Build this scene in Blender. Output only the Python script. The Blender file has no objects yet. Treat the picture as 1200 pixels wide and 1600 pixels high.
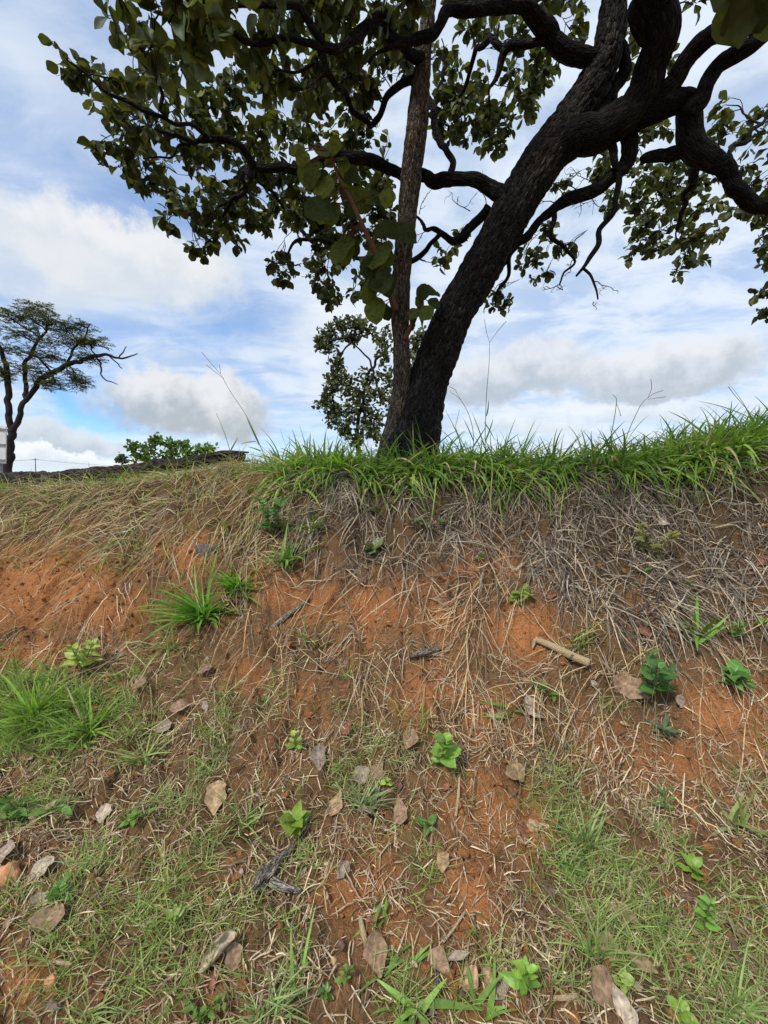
import bpy, math, random
import numpy as np
from mathutils import Vector, Matrix, Quaternion

# ------------------------------------------------------------------ camera
F = 620.0                      # focal length in pixels of the 1200 x 1600 picture
CAMZ = 1.5
PITCH = math.atan(30.0 / F)
CP, SP = math.cos(PITCH), math.sin(PITCH)
scene = bpy.context.scene
col = scene.collection
cam_data = bpy.data.cameras.new('camera')
cam = bpy.data.objects.new('camera', cam_data)
col.objects.link(cam)
cam.location = (0, 0, CAMZ)
cam.rotation_euler = (math.radians(90) - PITCH, 0, 0)
cam_data.sensor_fit = 'VERTICAL'
cam_data.sensor_height = 36.0
cam_data.sensor_width = 27.0
cam_data.lens = F / 1600.0 * 36.0
cam_data.clip_start = 0.05
cam_data.clip_end = 20000
scene.camera = cam

# ------------------------------------------------------------------ light
SUN = Vector((-0.42, -0.50, 0.80)).normalized()        # towards the sun
sun_el = math.asin(SUN.z)
sun_az = math.atan2(SUN.x, SUN.y)
EXPOSURE = 1.12
SKY_STRENGTH = 0.1

scene.view_settings.view_transform = 'Standard'
scene.view_settings.look = 'None'
scene.view_settings.exposure = EXPOSURE
scene.view_settings.gamma = 1.0
scene.view_settings.use_curve_mapping = False
scene.cycles.max_bounces = 5
scene.cycles.diffuse_bounces = 2
scene.cycles.glossy_bounces = 2
scene.cycles.transmission_bounces = 3
scene.cycles.transparent_max_bounces = 4

sd = bpy.data.lights.new('sun', 'SUN')
sd.energy = 1.5
sd.angle = math.radians(10)
sd.color = (1.0, 0.95, 0.88)
so = bpy.data.objects.new('sun', sd)
so.rotation_euler = SUN.to_track_quat('Z', 'Y').to_euler()
so.location = (-8, -8, 20)
col.objects.link(so)


class NG:
    """tiny helper to write node graphs"""
    def __init__(self, tree):
        self.t = tree
        self.n = tree.nodes
        self.l = tree.links

    def node(self, typ, **kw):
        n = self.n.new(typ)
        for k, v in kw.items():
            setattr(n, k, v)
        return n

    def put(self, sock, v):
        if isinstance(v, bpy.types.NodeSocket):
            self.l.new(v, sock)
        else:
            sock.default_value = v

    def m(self, op, a, b=0.0, c=0.0, clamp=False):
        n = self.node('ShaderNodeMath', operation=op, use_clamp=clamp)
        self.put(n.inputs[0], a)
        self.put(n.inputs[1], b)
        self.put(n.inputs[2], c)
        return n.outputs[0]

    def vm(self, op, a, b=(0, 0, 0)):
        n = self.node('ShaderNodeVectorMath', operation=op)
        self.put(n.inputs[0], a)
        self.put(n.inputs[1], b)
        return n.outputs[0]

    def mix(self, f, a, b, mode='MIX'):
        n = self.node('ShaderNodeMix', data_type='RGBA', blend_type=mode)
        self.put(n.inputs[0], f)
        self.put(n.inputs[6], a)
        self.put(n.inputs[7], b)
        return n.outputs[2]

    def noise(self, vec, scale, detail=4, rough=0.55, dist=0.0, dims='3D'):
        n = self.node('ShaderNodeTexNoise', noise_dimensions=dims)
        if vec is not None:
            self.put(n.inputs['Vector'], vec)
        self.put(n.inputs['Scale'], scale)
        self.put(n.inputs['Detail'], detail)
        self.put(n.inputs['Roughness'], rough)
        self.put(n.inputs['Distortion'], dist)
        return n

    def ss(self, v, lo, hi, a=0.0, b=1.0):
        n = self.node('ShaderNodeMapRange', interpolation_type='SMOOTHSTEP')
        self.put(n.inputs[0], v)
        self.put(n.inputs[1], lo)
        self.put(n.inputs[2], hi)
        self.put(n.inputs[3], a)
        self.put(n.inputs[4], b)
        return n.outputs[0]

    def ramp(self, f, stops):
        n = self.node('ShaderNodeValToRGB')
        e = n.color_ramp.elements
        e[0].position, e[0].color = stops[0][0], (*stops[0][1], 1)
        e[1].position, e[1].color = stops[-1][0], (*stops[-1][1], 1)
        for p, c in stops[1:-1]:
            k = e.new(p)
            k.color = (*c, 1)
        self.put(n.inputs[0], f)
        return n.outputs[0]


def pix_dir(px, py):
    u, v = (px - 600.0) / F, (800.0 - py) / F
    return np.array([u, CP + v * SP, -SP + v * CP])


def azel(px, py):
    d = pix_dir(px, py)
    d = d / np.linalg.norm(d)
    return math.atan2(d[0], d[1]), math.asin(d[2])


# ------------------------------------------------------------------ sky
world = bpy.data.worlds.new('World')
scene.world = world
world.use_nodes = True
g = NG(world.node_tree)
g.n.clear()
out = g.node('ShaderNodeOutputWorld')
bg = g.node('ShaderNodeBackground')
g.l.new(bg.outputs[0], out.inputs[0])
sky = g.node('ShaderNodeTexSky', sky_type='NISHITA', sun_disc=False)
sky.sun_elevation = sun_el
sky.sun_rotation = sun_az
sky.altitude = 900
sky.air_density = 1.0
sky.dust_density = 0.1
sky.ozone_density = 3.0
tc = g.node('ShaderNodeTexCoord')
D = tc.outputs['Generated']
sep = g.node('ShaderNodeSeparateXYZ')
g.l.new(D, sep.inputs[0])
zc = g.m('MAXIMUM', sep.outputs[2], 0.0)
den = g.m('ADD', zc, 0.16)
comb = g.node('ShaderNodeCombineXYZ')
g.put(comb.inputs[0], g.m('DIVIDE', sep.outputs[0], den))
g.put(comb.inputs[1], g.m('DIVIDE', sep.outputs[1], den))
P = comb.outputs[0]
az = g.m('ARCTAN2', sep.outputs[0], sep.outputs[1])
el = g.m('ARCSINE', sep.outputs[2])
# warp of the cloud outlines
w1 = g.noise(D, 6.5, 6, 0.66)
w2 = g.noise(D, 2.2, 2, 0.5)
wsep = g.node('ShaderNodeSeparateColor')
g.l.new(w1.outputs['Color'], wsep.inputs[0])
azw = g.m('ADD', az, g.m('MULTIPLY', g.m('SUBTRACT', wsep.outputs[0], 0.5), 0.22))
elw = g.m('ADD', el, g.m('MULTIPLY', g.m('SUBTRACT', wsep.outputs[1], 0.5), 0.16))


def blob(px, py, rx, ry, soft_in=0.66, soft_out=1.10):
    a, e = azel(px, py)
    a1, _ = azel(px + rx, py)
    a0, _ = azel(px - rx, py)
    _, e1 = azel(px, py - ry)
    _, e0 = azel(px, py + ry)
    ra, re = (a1 - a0) / 2, (e1 - e0) / 2
    x = g.m('DIVIDE', g.m('SUBTRACT', azw, a), ra)
    y = g.m('DIVIDE', g.m('SUBTRACT', elw, e), re)
    d = g.m('SQRT', g.m('ADD', g.m('MULTIPLY', x, x), g.m('MULTIPLY', y, y)))
    return g.ss(d, soft_in, soft_out, 1.0, 0.0), y


K = 1.0 / SKY_STRENGTH


def kc(r, gg, b):
    return (r * K * 0.525, gg * K * 0.525, b * K * 0.525, 1)


# a thin high veil that thickens here and there
veil = g.noise(P, 0.9, 4, 0.6, 0.6)
streak = g.noise(g.vm('MULTIPLY', P, (0.5, 1.7, 1.0)), 1.6, 4, 0.62, 0.8)
vf = g.m('ADD', g.m('MULTIPLY', veil.outputs[0], 0.6), g.m('MULTIPLY', streak.outputs[0], 0.4))
vf = g.ss(vf, 0.40, 0.60, 0.56, 0.95)
fine = g.noise(g.vm('MULTIPLY', P, (0.8, 1.25, 1.0)), 3.4, 6, 0.62, 0.5)
veil_col = g.mix(g.ss(fine.outputs[0], 0.38, 0.64), kc(0.46, 0.58, 0.77), kc(0.70, 0.77, 0.86))
skyc = g.mix(1.0, sky.outputs[0], (0.58, 0.84, 1.02, 1), 'MULTIPLY')
# clear patches low on the left
hole1, _ = blob(150, 632, 120, 52, 0.2, 1.2)
hole2, _ = blob(360, 480, 90, 70, 0.1, 1.3)
hole3, _ = blob(430, 690, 90, 22, 0.1, 1.2)
hole4, _ = blob(190, 300, 210, 55, 0.1, 1.3)
keep = g.m('SUBTRACT', 1.0, g.m('MULTIPLY', hole1, 0.97))
keep = g.m('MULTIPLY', keep, g.m('SUBTRACT', 1.0, g.m('MULTIPLY', hole2, 0.45)))
keep = g.m('MULTIPLY', keep, g.m('SUBTRACT', 1.0, g.m('MULTIPLY', hole3, 0.5)))
keep = g.m('MULTIPLY', keep, g.m('SUBTRACT', 1.0, g.m('MULTIPLY', hole4, 0.35)))
base = g.mix(g.m('MULTIPLY', vf, keep), skyc, veil_col)
# brighter, whiter cloud sheet spreading over the right half
rightness = g.ss(g.m('ADD', az, g.m('MULTIPLY', g.m('SUBTRACT', w2.outputs[0], 0.5), 1.2)), -0.35, 0.35)
sheet = g.m('MULTIPLY', rightness, g.ss(fine.outputs[0], 0.36, 0.62, 0.25, 0.95))
base = g.mix(sheet, base, kc(0.70, 0.78, 0.88))
# haze whitening towards the horizon
hz = g.ss(el, 0.0, 0.24, 0.7, 0.0)
hz = g.m('MULTIPLY', hz, g.m('SUBTRACT', 1.0, g.m('MULTIPLY', hole1, 0.95)))
base = g.mix(hz, base, kc(0.72, 0.82, 0.90))
det = g.noise(D, 14.0, 4, 0.6)
# cumulus clouds: lit tops, greyer undersides
for (px, py, rx, ry, op, top, bot) in [
        (190, 395, 235, 75, 0.88, (0.80, 0.80, 0.80), (0.62, 0.67, 0.73)),
        (60, 420, 190, 70, 0.6, (0.74, 0.76, 0.79), (0.60, 0.66, 0.73)),
        (300, 632, 165, 52, 0.92, (0.76, 0.77, 0.78), (0.42, 0.46, 0.50)),
        (90, 690, 150, 24, 0.8, (0.66, 0.70, 0.74), (0.48, 0.54, 0.60)),
        (120, 727, 190, 18, 0.85, (0.86, 0.88, 0.90), (0.66, 0.72, 0.78)),
        (790, 588, 150, 48, 0.85, (0.72, 0.75, 0.79), (0.45, 0.50, 0.56)),
        (1030, 583, 190, 50, 0.9, (0.74, 0.77, 0.81), (0.46, 0.51, 0.57)),
        (900, 655, 260, 22, 0.6, (0.80, 0.84, 0.88), (0.62, 0.68, 0.74)),
        (560, 560, 120, 110, 0.5, (0.84, 0.86, 0.89), (0.74, 0.79, 0.84))]:
    mk, yy = blob(px, py, rx, ry)
    tone = g.ss(g.m('ADD', yy, g.m('MULTIPLY', g.m('SUBTRACT', det.outputs[0], 0.5), 2.6)), -0.7, 0.7)
    cc = g.mix(tone, kc(*bot), kc(*top))
    base = g.mix(g.m('MULTIPLY', mk, op), base, cc)
g.l.new(base, bg.inputs[0])
bg.inputs[1].default_value = SKY_STRENGTH
world.cycles.sampling_method = 'MANUAL'
world.cycles.sample_map_resolution = 256

# ------------------------------------------------------------------ helpers
rng = np.random.default_rng(7)
random.seed(7)


def project(X):
    X = np.asarray(X, float)
    x, y, z = X[..., 0], X[..., 1], X[..., 2] - CAMZ
    dep = np.maximum(y * CP - z * SP, 1e-3)
    up = y * SP + z * CP
    return 600 + F * x / dep, 800 - F * up / dep


def at(px, py, Y):
    d = pix_dir(px, py)
    t = Y / d[1]
    return np.array([d[0] * t, Y, CAMZ + d[2] * t])


def _h(ix, iy, iz, seed):
    n = (ix * 374761393 + iy * 668265263 + iz * 2147483647 + seed * 974711) & 0xffffffff
    n = ((n ^ (n >> 13)) * 1274126177) & 0xffffffff
    n = ((n ^ (n >> 16)) * 2246822519) & 0xffffffff
    return ((n ^ (n >> 15)) & 0xffffff) / float(0xffffff)


def vn2(x, y, seed=0):
    ix, iy = np.floor(x).astype(np.int64), np.floor(y).astype(np.int64)
    fx, fy = x - ix, y - iy
    fx, fy = fx * fx * (3 - 2 * fx), fy * fy * (3 - 2 * fy)
    z = np.zeros_like(ix)
    a, b = _h(ix, iy, z, seed), _h(ix + 1, iy, z, seed)
    c, d = _h(ix, iy + 1, z, seed), _h(ix + 1, iy + 1, z, seed)
    return (a * (1 - fx) + b * fx) * (1 - fy) + (c * (1 - fx) + d * fx) * fy


def fbm2(x, y, octv=4, seed=0, gain=0.5):
    s, a, t = 0.0, 1.0, 0.0
    for o in range(octv):
        s = s + a * (vn2(x * 2 ** o + 17.3 * o, y * 2 ** o - 9.1 * o, seed + o) - 0.5)
        t += a
        a *= gain
    return s / t * 2


def vn3(x, y, z, seed=0):
    ix, iy, iz = (np.floor(v).astype(np.int64) for v in (x, y, z))
    fx, fy, fz = x - ix, y - iy, z - iz
    fx, fy, fz = (v * v * (3 - 2 * v) for v in (fx, fy, fz))
    r = 0
    for dz in (0, 1):
        a, b = _h(ix, iy, iz + dz, seed), _h(ix + 1, iy, iz + dz, seed)
        c, d = _h(ix, iy + 1, iz + dz, seed), _h(ix + 1, iy + 1, iz + dz, seed)
        v = (a * (1 - fx) + b * fx) * (1 - fy) + (c * (1 - fx) + d * fx) * fy
        r = r + v * (fz if dz else 1 - fz)
    return r


def sstep(v, lo, hi):
    t = np.clip((v - lo) / (hi - lo), 0, 1)
    return t * t * (3 - 2 * t)


def unit(v):
    v = np.asarray(v, float)
    return v / np.maximum(np.linalg.norm(v, axis=-1, keepdims=True), 1e-9)


def tag(o, label=None, cat=None, group=None, kind=None):
    if label:
        o['label'] = label
    if cat:
        o['category'] = cat
    if group:
        o['group'] = group
    if kind:
        o['kind'] = kind
    return o


def mesh_np(name, V, Q, colr=None, smooth=True, extra=None, tris=None):
    """mesh from numpy arrays; Q quads (n,4), tris (n,3)"""
    me = bpy.data.meshes.new(name)
    V = np.asarray(V, np.float32)
    parts = []
    if Q is not None and len(Q):
        parts.append(np.asarray(Q, np.int32))
    if tris is not None and len(tris):
        parts.append(np.asarray(tris, np.int32))
    loops = np.concatenate([p.ravel() for p in parts])
    sizes = np.concatenate([np.full(len(p), p.shape[1], np.int32) for p in parts])
    starts = np.concatenate([[0], np.cumsum(sizes)[:-1]]).astype(np.int32)
    me.vertices.add(len(V))
    me.vertices.foreach_set('co', V.ravel())
    me.loops.add(len(loops))
    me.loops.foreach_set('vertex_index', loops)
    me.polygons.add(len(sizes))
    me.polygons.foreach_set('loop_start', starts)
    me.polygons.foreach_set('loop_total', sizes)
    me.polygons.foreach_set('use_smooth', np.full(len(sizes), smooth))
    me.update(calc_edges=True)
    if colr is not None:
        c = np.ones((len(V), 4), np.float32)
        c[:, :3] = colr
        a = me.attributes.new('Col', 'FLOAT_COLOR', 'POINT')
        a.data.foreach_set('color', c.ravel())
    if extra:
        for k, arr in extra.items():
            arr = np.asarray(arr, np.float32)
            if arr.ndim == 1:
                a = me.attributes.new(k, 'FLOAT', 'POINT')
                a.data.foreach_set('value', arr)
            else:
                a = me.attributes.new(k, 'FLOAT_VECTOR', 'POINT')
                a.data.foreach_set('vector', arr.ravel())
    return me


def obj(name, me, mat, parent=None, M=None):
    if mat is not None and not me.materials:
        me.materials.append(mat)
    o = bpy.data.objects.new(name, me)
    col.objects.link(o)
    if parent is not None:
        o.parent = parent
        if M is None:
            o.location = -Vector(parent.location)
        else:
            o.matrix_basis = Matrix.Translation(-Vector(parent.location)) @ M
    elif M is not None:
        o.matrix_basis = M
    return o


def empty(name, loc):
    o = bpy.data.objects.new(name, None)
    o.empty_display_size = 0.1
    o.location = Vector([float(v) for v in loc])
    col.objects.link(o)
    return o


def frame(xa, ya, za, loc, s=1.0):
    M = Matrix.Identity(4)
    for i in range(3):
        M[i][0], M[i][1], M[i][2], M[i][3] = float(xa[i]) * s, float(ya[i]) * s, float(za[i]) * s, float(loc[i])
    return M


# ------------------------------------------------------------------ materials
def new_mat(name):
    m = bpy.data.materials.new(name)
    m.use_nodes = True
    gg = NG(m.node_tree)
    b = gg.n['Principled BSDF']
    return m, gg, b


def leaf_mat(name, trans=0.3, rough=0.5, spec=0.35, vary=0.25, scale=60.0, tint=(1.0, 1.15, 0.5)):
    m, gg, b = new_mat(name)
    a = gg.node('ShaderNodeAttribute', attribute_name='Col')
    geo = gg.node('ShaderNodeNewGeometry')
    n = gg.noise(geo.outputs['Position'], scale, 4, 0.6)
    f = gg.ss(n.outputs[0], 0.25, 0.75, 1 - vary, 1 + vary)
    hs = gg.mix(1.0, a.outputs['Color'], (1, 1, 1, 1), 'MULTIPLY')
    cm = gg.vm('SCALE', hs)
    gg.put(cm.node.inputs['Scale'], f)
    gg.put(b.inputs['Base Color'], cm)
    b.inputs['Roughness'].default_value = rough
    b.inputs['Specular IOR Level'].default_value = spec
    if trans > 0:
        t = gg.node('ShaderNodeBsdfTranslucent')
        gg.put(t.inputs[0], gg.mix(1.0, cm, (*tint, 1), 'MULTIPLY'))
        mx = gg.node('ShaderNodeMixShader')
        mx.inputs[0].default_value = trans
        gg.l.new(b.outputs[0], mx.inputs[1])
        gg.l.new(t.outputs[0], mx.inputs[2])
        gg.l.new(mx.outputs[0], gg.n['Material Output'].inputs[0])
    return m


M_GRASS = leaf_mat('grass_blade', 0.42, 0.5, 0.3, 0.2, 40)
M_STRAW = leaf_mat('dead_straw', 0.12, 0.75, 0.15, 0.35, 90, (1, 1, 1))
M_LEAF = leaf_mat('tree_leaf', 0.36, 0.5, 0.25, 0.2, 35, (1.25, 1.15, 0.4))
M_SHOOT = leaf_mat('shoot_leaf', 0.40, 0.65, 0.12, 0.35, 40, (1.2, 1.2, 0.4))
M_HERB = leaf_mat('herb_leaf', 0.28, 0.42, 0.4, 0.22, 70)
M_DEAD = leaf_mat('dead_leaf', 0.08, 0.7, 0.2, 0.4, 70, (1, 1, 1))
M_FAR = leaf_mat('far_leaf', 0.25, 0.55, 0.3, 0.2, 6)


def bark_mat(name, dark, light, bump=0.6, scale=1.0, plates=0.35):
    m, gg, b = new_mat(name)
    a = gg.node('ShaderNodeAttribute', attribute_name='bk')
    v = a.outputs['Vector']
    vo = gg.node('ShaderNodeTexVoronoi', feature='DISTANCE_TO_EDGE')
    wv = gg.vm('ADD', v, gg.vm('SCALE', gg.noise(v, 30 * scale, 3).outputs['Color']))
    wv.node.inputs[1].links[0].from_node.inputs['Scale'].default_value = 0.02
    gg.put(vo.inputs['Vector'], wv)
    vo.inputs['Scale'].default_value = 55 * scale
    n = gg.noise(v, 70 * scale, 6, 0.7)
    big = gg.noise(v, 6 * scale, 3, 0.5)
    vc = gg.node('ShaderNodeTexVoronoi', feature='F1')
    gg.put(vc.inputs['Vector'], wv)
    vc.inputs['Scale'].default_value = 55 * scale
    cell = gg.node('ShaderNodeSeparateColor')
    gg.l.new(vc.outputs['Color'], cell.inputs[0])
    f = gg.m('MULTIPLY', gg.ss(n.outputs[0], 0.36, 0.64), gg.ss(big.outputs[0], 0.3, 0.7, plates, 1.0))
    f = gg.m('MULTIPLY', f, gg.ss(cell.outputs[0], 0.1, 0.9, 0.25, 1.0))
    gg.put(b.inputs['Base Color'], gg.mix(f, (*dark, 1), (*light, 1)))
    b.inputs['Roughness'].default_value = 0.9
    b.inputs['Specular IOR Level'].default_value = 0.15
    bp = gg.node('ShaderNodeBump')
    bp.inputs['Strength'].default_value = bump
    bp.inputs['Distance'].default_value = 0.022
    h = gg.m('ADD', gg.ss(vo.outputs['Distance'], 0.0, 0.3), gg.m('MULTIPLY', n.outputs[0], 0.7))
    gg.put(bp.inputs['Height'], h)
    gg.l.new(bp.outputs[0], b.inputs['Normal'])
    return m


M_BARK = bark_mat('tree_bark', (0.009, 0.008, 0.0075), (0.12, 0.104, 0.086), 1.0, 1.0, 0.2)
M_LIMB = bark_mat('limb_bark', (0.008, 0.007, 0.0065), (0.055, 0.048, 0.041), 1.0, 1.0, 0.2)
M_BARK2 = bark_mat('stem_bark', (0.040, 0.032, 0.025), (0.38, 0.31, 0.22), 1.0, 1.3, 0.7)
M_TWIG = bark_mat('twig_bark', (0.02, 0.017, 0.015), (0.06, 0.052, 0.045), 0.2, 2.0)
M_SHOOTBARK = bark_mat('shoot_bark', (0.13, 0.07, 0.045), (0.22, 0.13, 0.085), 0.2, 2.0)
M_LOG = bark_mat('charred_log', (0.016, 0.014, 0.012), (0.22, 0.17, 0.13), 1.0, 0.8, 0.4)
M_WOOD = bark_mat('weathered_wood', (0.16, 0.13, 0.105), (0.62, 0.53, 0.43), 0.9, 1.6, 0.9)
M_STICK = bark_mat('pale_stick', (0.42, 0.30, 0.17), (0.68, 0.53, 0.34), 0.5, 2.5)
M_BROWNSTICK = bark_mat('brown_stick', (0.13, 0.075, 0.04), (0.30, 0.19, 0.11), 0.4, 2.5)
M_GREENSTEM = bark_mat('green_stem', (0.10, 0.15, 0.04), (0.18, 0.24, 0.07), 0.1, 3.0)


def soil_mat(name, attr=True):
    m, gg, b = new_mat(name)
    geo = gg.node('ShaderNodeNewGeometry')
    pos = geo.outputs['Position']
    n1 = gg.noise(pos, 3.2, 6, 0.62, 0.4)
    n2 = gg.noise(pos, 17.0, 6, 0.65)
    n3 = gg.noise(pos, 110.0, 4, 0.65)
    if attr:
        bare = gg.node('ShaderNodeAttribute', attribute_name='bare').outputs['Fac']
        moss = gg.node('ShaderNodeAttribute', attribute_name='humus').outputs['Fac']
    else:
        bare, moss = 0.42, 0.0
    k = gg.m('ADD', gg.m('MULTIPLY', n1.outputs[0], 0.55), gg.m('MULTIPLY', n2.outputs[0], 0.45))
    k = gg.m('ADD', gg.m('ADD', k, 0.035), gg.m('MULTIPLY', bare, 0.38))
    c = gg.ramp(k, [(0.32, (0.075, 0.046, 0.026)), (0.46, (0.175, 0.105, 0.055)), (0.57, (0.265, 0.142, 0.066)),
                    (0.69, (0.40, 0.175, 0.068)), (0.88, (0.54, 0.225, 0.085))])
    mossc = gg.mix(gg.ss(n2.outputs[0], 0.35, 0.65), (0.058, 0.042, 0.025, 1), (0.13, 0.10, 0.050, 1))
    mf = gg.m('MULTIPLY', moss, gg.ss(n2.outputs[0], 0.25, 0.6, 0.5, 1.0))
    c = gg.mix(mf, c, mossc)
    sp = gg.ss(n3.outputs[0], 0.3, 0.75, 0.72, 1.25)
    cs = gg.vm('SCALE', c)
    gg.put(cs.node.inputs['Scale'], sp)
    gg.put(b.inputs['Base Color'], cs)
    b.inputs['Roughness'].default_value = 0.95
    b.inputs['Specular IOR Level'].default_value = 0.1
    bp = gg.node('ShaderNodeBump')
    bp.inputs['Strength'].default_value = 1.0
    bp.inputs['Distance'].default_value = 0.02
    gg.put(bp.inputs['Height'], gg.m('ADD', n3.outputs[0], n2.outputs[0]))
    gg.l.new(bp.outputs[0], b.inputs['Normal'])
    return m


M_SOIL = soil_mat('red_soil')
M_CLOD = soil_mat('soil_clod', False)


def plain_mat(name, c1, c2, scale=20, rough=0.8, bump=0.3):
    m, gg, b = new_mat(name)
    geo = gg.node('ShaderNodeNewGeometry')
    n = gg.noise(geo.outputs['Position'], scale, 6, 0.65)
    gg.put(b.inputs['Base Color'], gg.mix(gg.ss(n.outputs[0], 0.3, 0.7), (*c1, 1), (*c2, 1)))
    b.inputs['Roughness'].default_value = rough
    b.inputs['Specular IOR Level'].default_value = 0.2
    bp = gg.node('ShaderNodeBump')
    bp.inputs['Strength'].default_value = bump
    bp.inputs['Distance'].default_value = 0.01
    gg.put(bp.inputs['Height'], n.outputs[0])
    gg.l.new(bp.outputs[0], b.inputs['Normal'])
    return m


M_STONE_O = plain_mat('orange_stone', (0.42, 0.17, 0.08), (0.62, 0.33, 0.18), 30)
M_STONE_Y = plain_mat('yellow_gravel', (0.42, 0.27, 0.12), (0.62, 0.46, 0.25), 60)
M_STONE_D = plain_mat('dark_stone', (0.06, 0.045, 0.035), (0.24, 0.185, 0.14), 40)
M_WHITE = plain_mat('white_board', (0.62, 0.62, 0.60), (0.78, 0.78, 0.76), 4, 0.6, 0.05)
M_METAL = plain_mat('grey_metal', (0.18, 0.18, 0.18), (0.28, 0.28, 0.28), 8, 0.5, 0.1)

# ------------------------------------------------------------------ terrain
CREST = np.array([(-400, 775, 4.6), (-200, 774, 4.3), (0, 768, 4.0), (100, 762, 3.85), (200, 755, 3.7), (330, 738, 3.5),
                  (390, 735, 3.4), (430, 743, 3.27), (500, 742, 3.2), (700, 740, 3.2), (900, 743, 3.1),
                  (1050, 738, 3.0), (1130, 715, 2.95), (1200, 695, 2.9), (1350, 680, 2.9)])
_c = np.array([at(a, b, c) for a, b, c in CREST])
CX, CY, CZ = _c[:, 0], _c[:, 1], _c[:, 2]
GT = np.array([-9, -0.3, 0, .15, .3, .45, .6, .78, .9, .97, 1.03, 1.15, 9])
GL = np.array([-.03, -.01, 0.005, .035, .09, .205, .36, .64, .875, .97, 1.0, 1.0, 1.0])
MOUNDS = [(820, 985, 2.42, .15, .10), (1125, 1110, 2.1, .15, .07), (325, 880, 2.95, .14, .04), (560, 1060, 2.2, .25, .03),
          (500, 1400, 1.5, .12, .025), (372, 730, 4.22, .34, .13), (318, 735, 4.3, .36, .08)]


def H(x, y):
    x = np.asarray(x, float)
    y = np.asarray(y, float)
    xc = x + 0.12 * (vn2(y * 2.2, x * 0.7, 91) - 0.5)
    yc = np.interp(xc, CX, CY) + 0.16 * (vn2(x * 2.1 + 5, x * 0 + 3, 5) - 0.5) + 0.07 * (vn2(x * 7 + 5, x * 0 + 1, 6) - 0.5)
    zc = np.interp(xc, CX, CZ)
    t = (y - 1.05) / (yc - 1.05)
    z = zc * np.interp(t, GT, GL)
    near = sstep(-np.abs(x), -9, -5) * sstep(-y, -9, -5.5) * sstep(y, -4, -1)
    face = sstep(t, 0.1, 0.4) * sstep(-t, -1.1, -0.9)
    nz = 0.055 * fbm2(x * 2.3, y * 2.3, 4, 11) * (0.5 + 0.9 * face)
    nz += 0.030 * fbm2(x * 9, y * 9, 3, 21) * (0.45 + face)
    # small rills running down the face
    rill = np.abs(fbm2(x * 5.2 + 0.5 * fbm2(x * 3, y * 3, 2, 33), y * 1.3, 3, 31))
    nz -= 0.05 * face * (1 - sstep(rill, 0.0, 0.22))
    # crumbly soil
    cr = vn2(x * 38, y * 38, 41)
    nz += 0.022 * (cr * cr) + 0.009 * vn2(x * 90, y * 90, 42) + 0.022 * (vn2(x * 17, y * 17, 43) - 0.5) - 0.016 * (0.4 + face) * (1 - sstep(np.abs(vn2(x * 23, y * 23, 44) - 0.5), 0.0, 0.12))
    z = z + near * nz
    for (mx, my, mY, mr, mh) in MOUNDS:
        c = at(mx, my, mY)
        d2 = (x - c[0]) ** 2 + (y - c[1]) ** 2
        z = z + mh * np.exp(-d2 / (mr * mr) * 1.6)
    # the plateau sinks gently far away
    far = sstep(np.sqrt(x * x + y * y), 25, 400)
    return z * (1 - far) + far * 0.6


def normal(x, y, e=0.03):
    hx = (H(x + e, y) - H(x - e, y)) / (2 * e)
    hy = (H(x, y + e) - H(x, y - e)) / (2 * e)
    return unit(np.stack([-hx, -hy, np.ones_like(hx)], -1))


_T = np.arange(0.5, 9, 0.004)


def ground(px, py):
    d = pix_dir(px, py)
    t = _T / d[1]
    X = d[0] * t
    Z = CAMZ + d[2] * t
    hit = np.nonzero(Z < H(X, _T))[0]
    i = hit[0] if len(hit) else len(_T) - 1
    return np.array([X[i], _T[i], float(H(X[i], _T[i]))])


def grow(a, n, k):
    r, s = [], a
    for i in range(n):
        s *= k
        r.append(s)
    return np.cumsum(r)


xd = np.arange(-3.9, 3.9, 0.0135)
yd = np.arange(0.55, 3.95, 0.0115)
gx = grow(0.014, 60, 1.17)
xs = np.concatenate([xd[0] - gx[::-1], xd, xd[-1] + gx])
gy0 = grow(0.014, 55, 1.17)
gy1 = grow(0.012, 70, 1.165)
ys = np.concatenate([yd[0] - gy0[::-1], yd, yd[-1] + gy1])
XX, YY = np.meshgrid(xs, ys)
ZZ = H(XX, YY)
V = np.stack([XX.ravel(), YY.ravel(), ZZ.ravel()], -1)
# overhang and sideways crumble so that the face is not a pure height field
nrm_off = 0.02 * (vn3(V[:, 0] * 14, V[:, 1] * 14, V[:, 2] * 14, 55) - 0.5)
nearm = (np.abs(V[:, 0]) < 3.8) & (V[:, 1] > 0.6) & (V[:, 1] < 3.9)
V[:, 1] -= np.where(nearm, nrm_off, 0)
ppx, ppy = project(V)


def pxblob(px, py, lst):
    r = np.zeros_like(px)
    for (x, y, rx, ry, w) in lst:
        d2 = ((px - x) / rx) ** 2 + ((py - y) / ry) ** 2
        r = np.maximum(r, w * np.exp(-d2 * 1.1))
    return r


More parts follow.
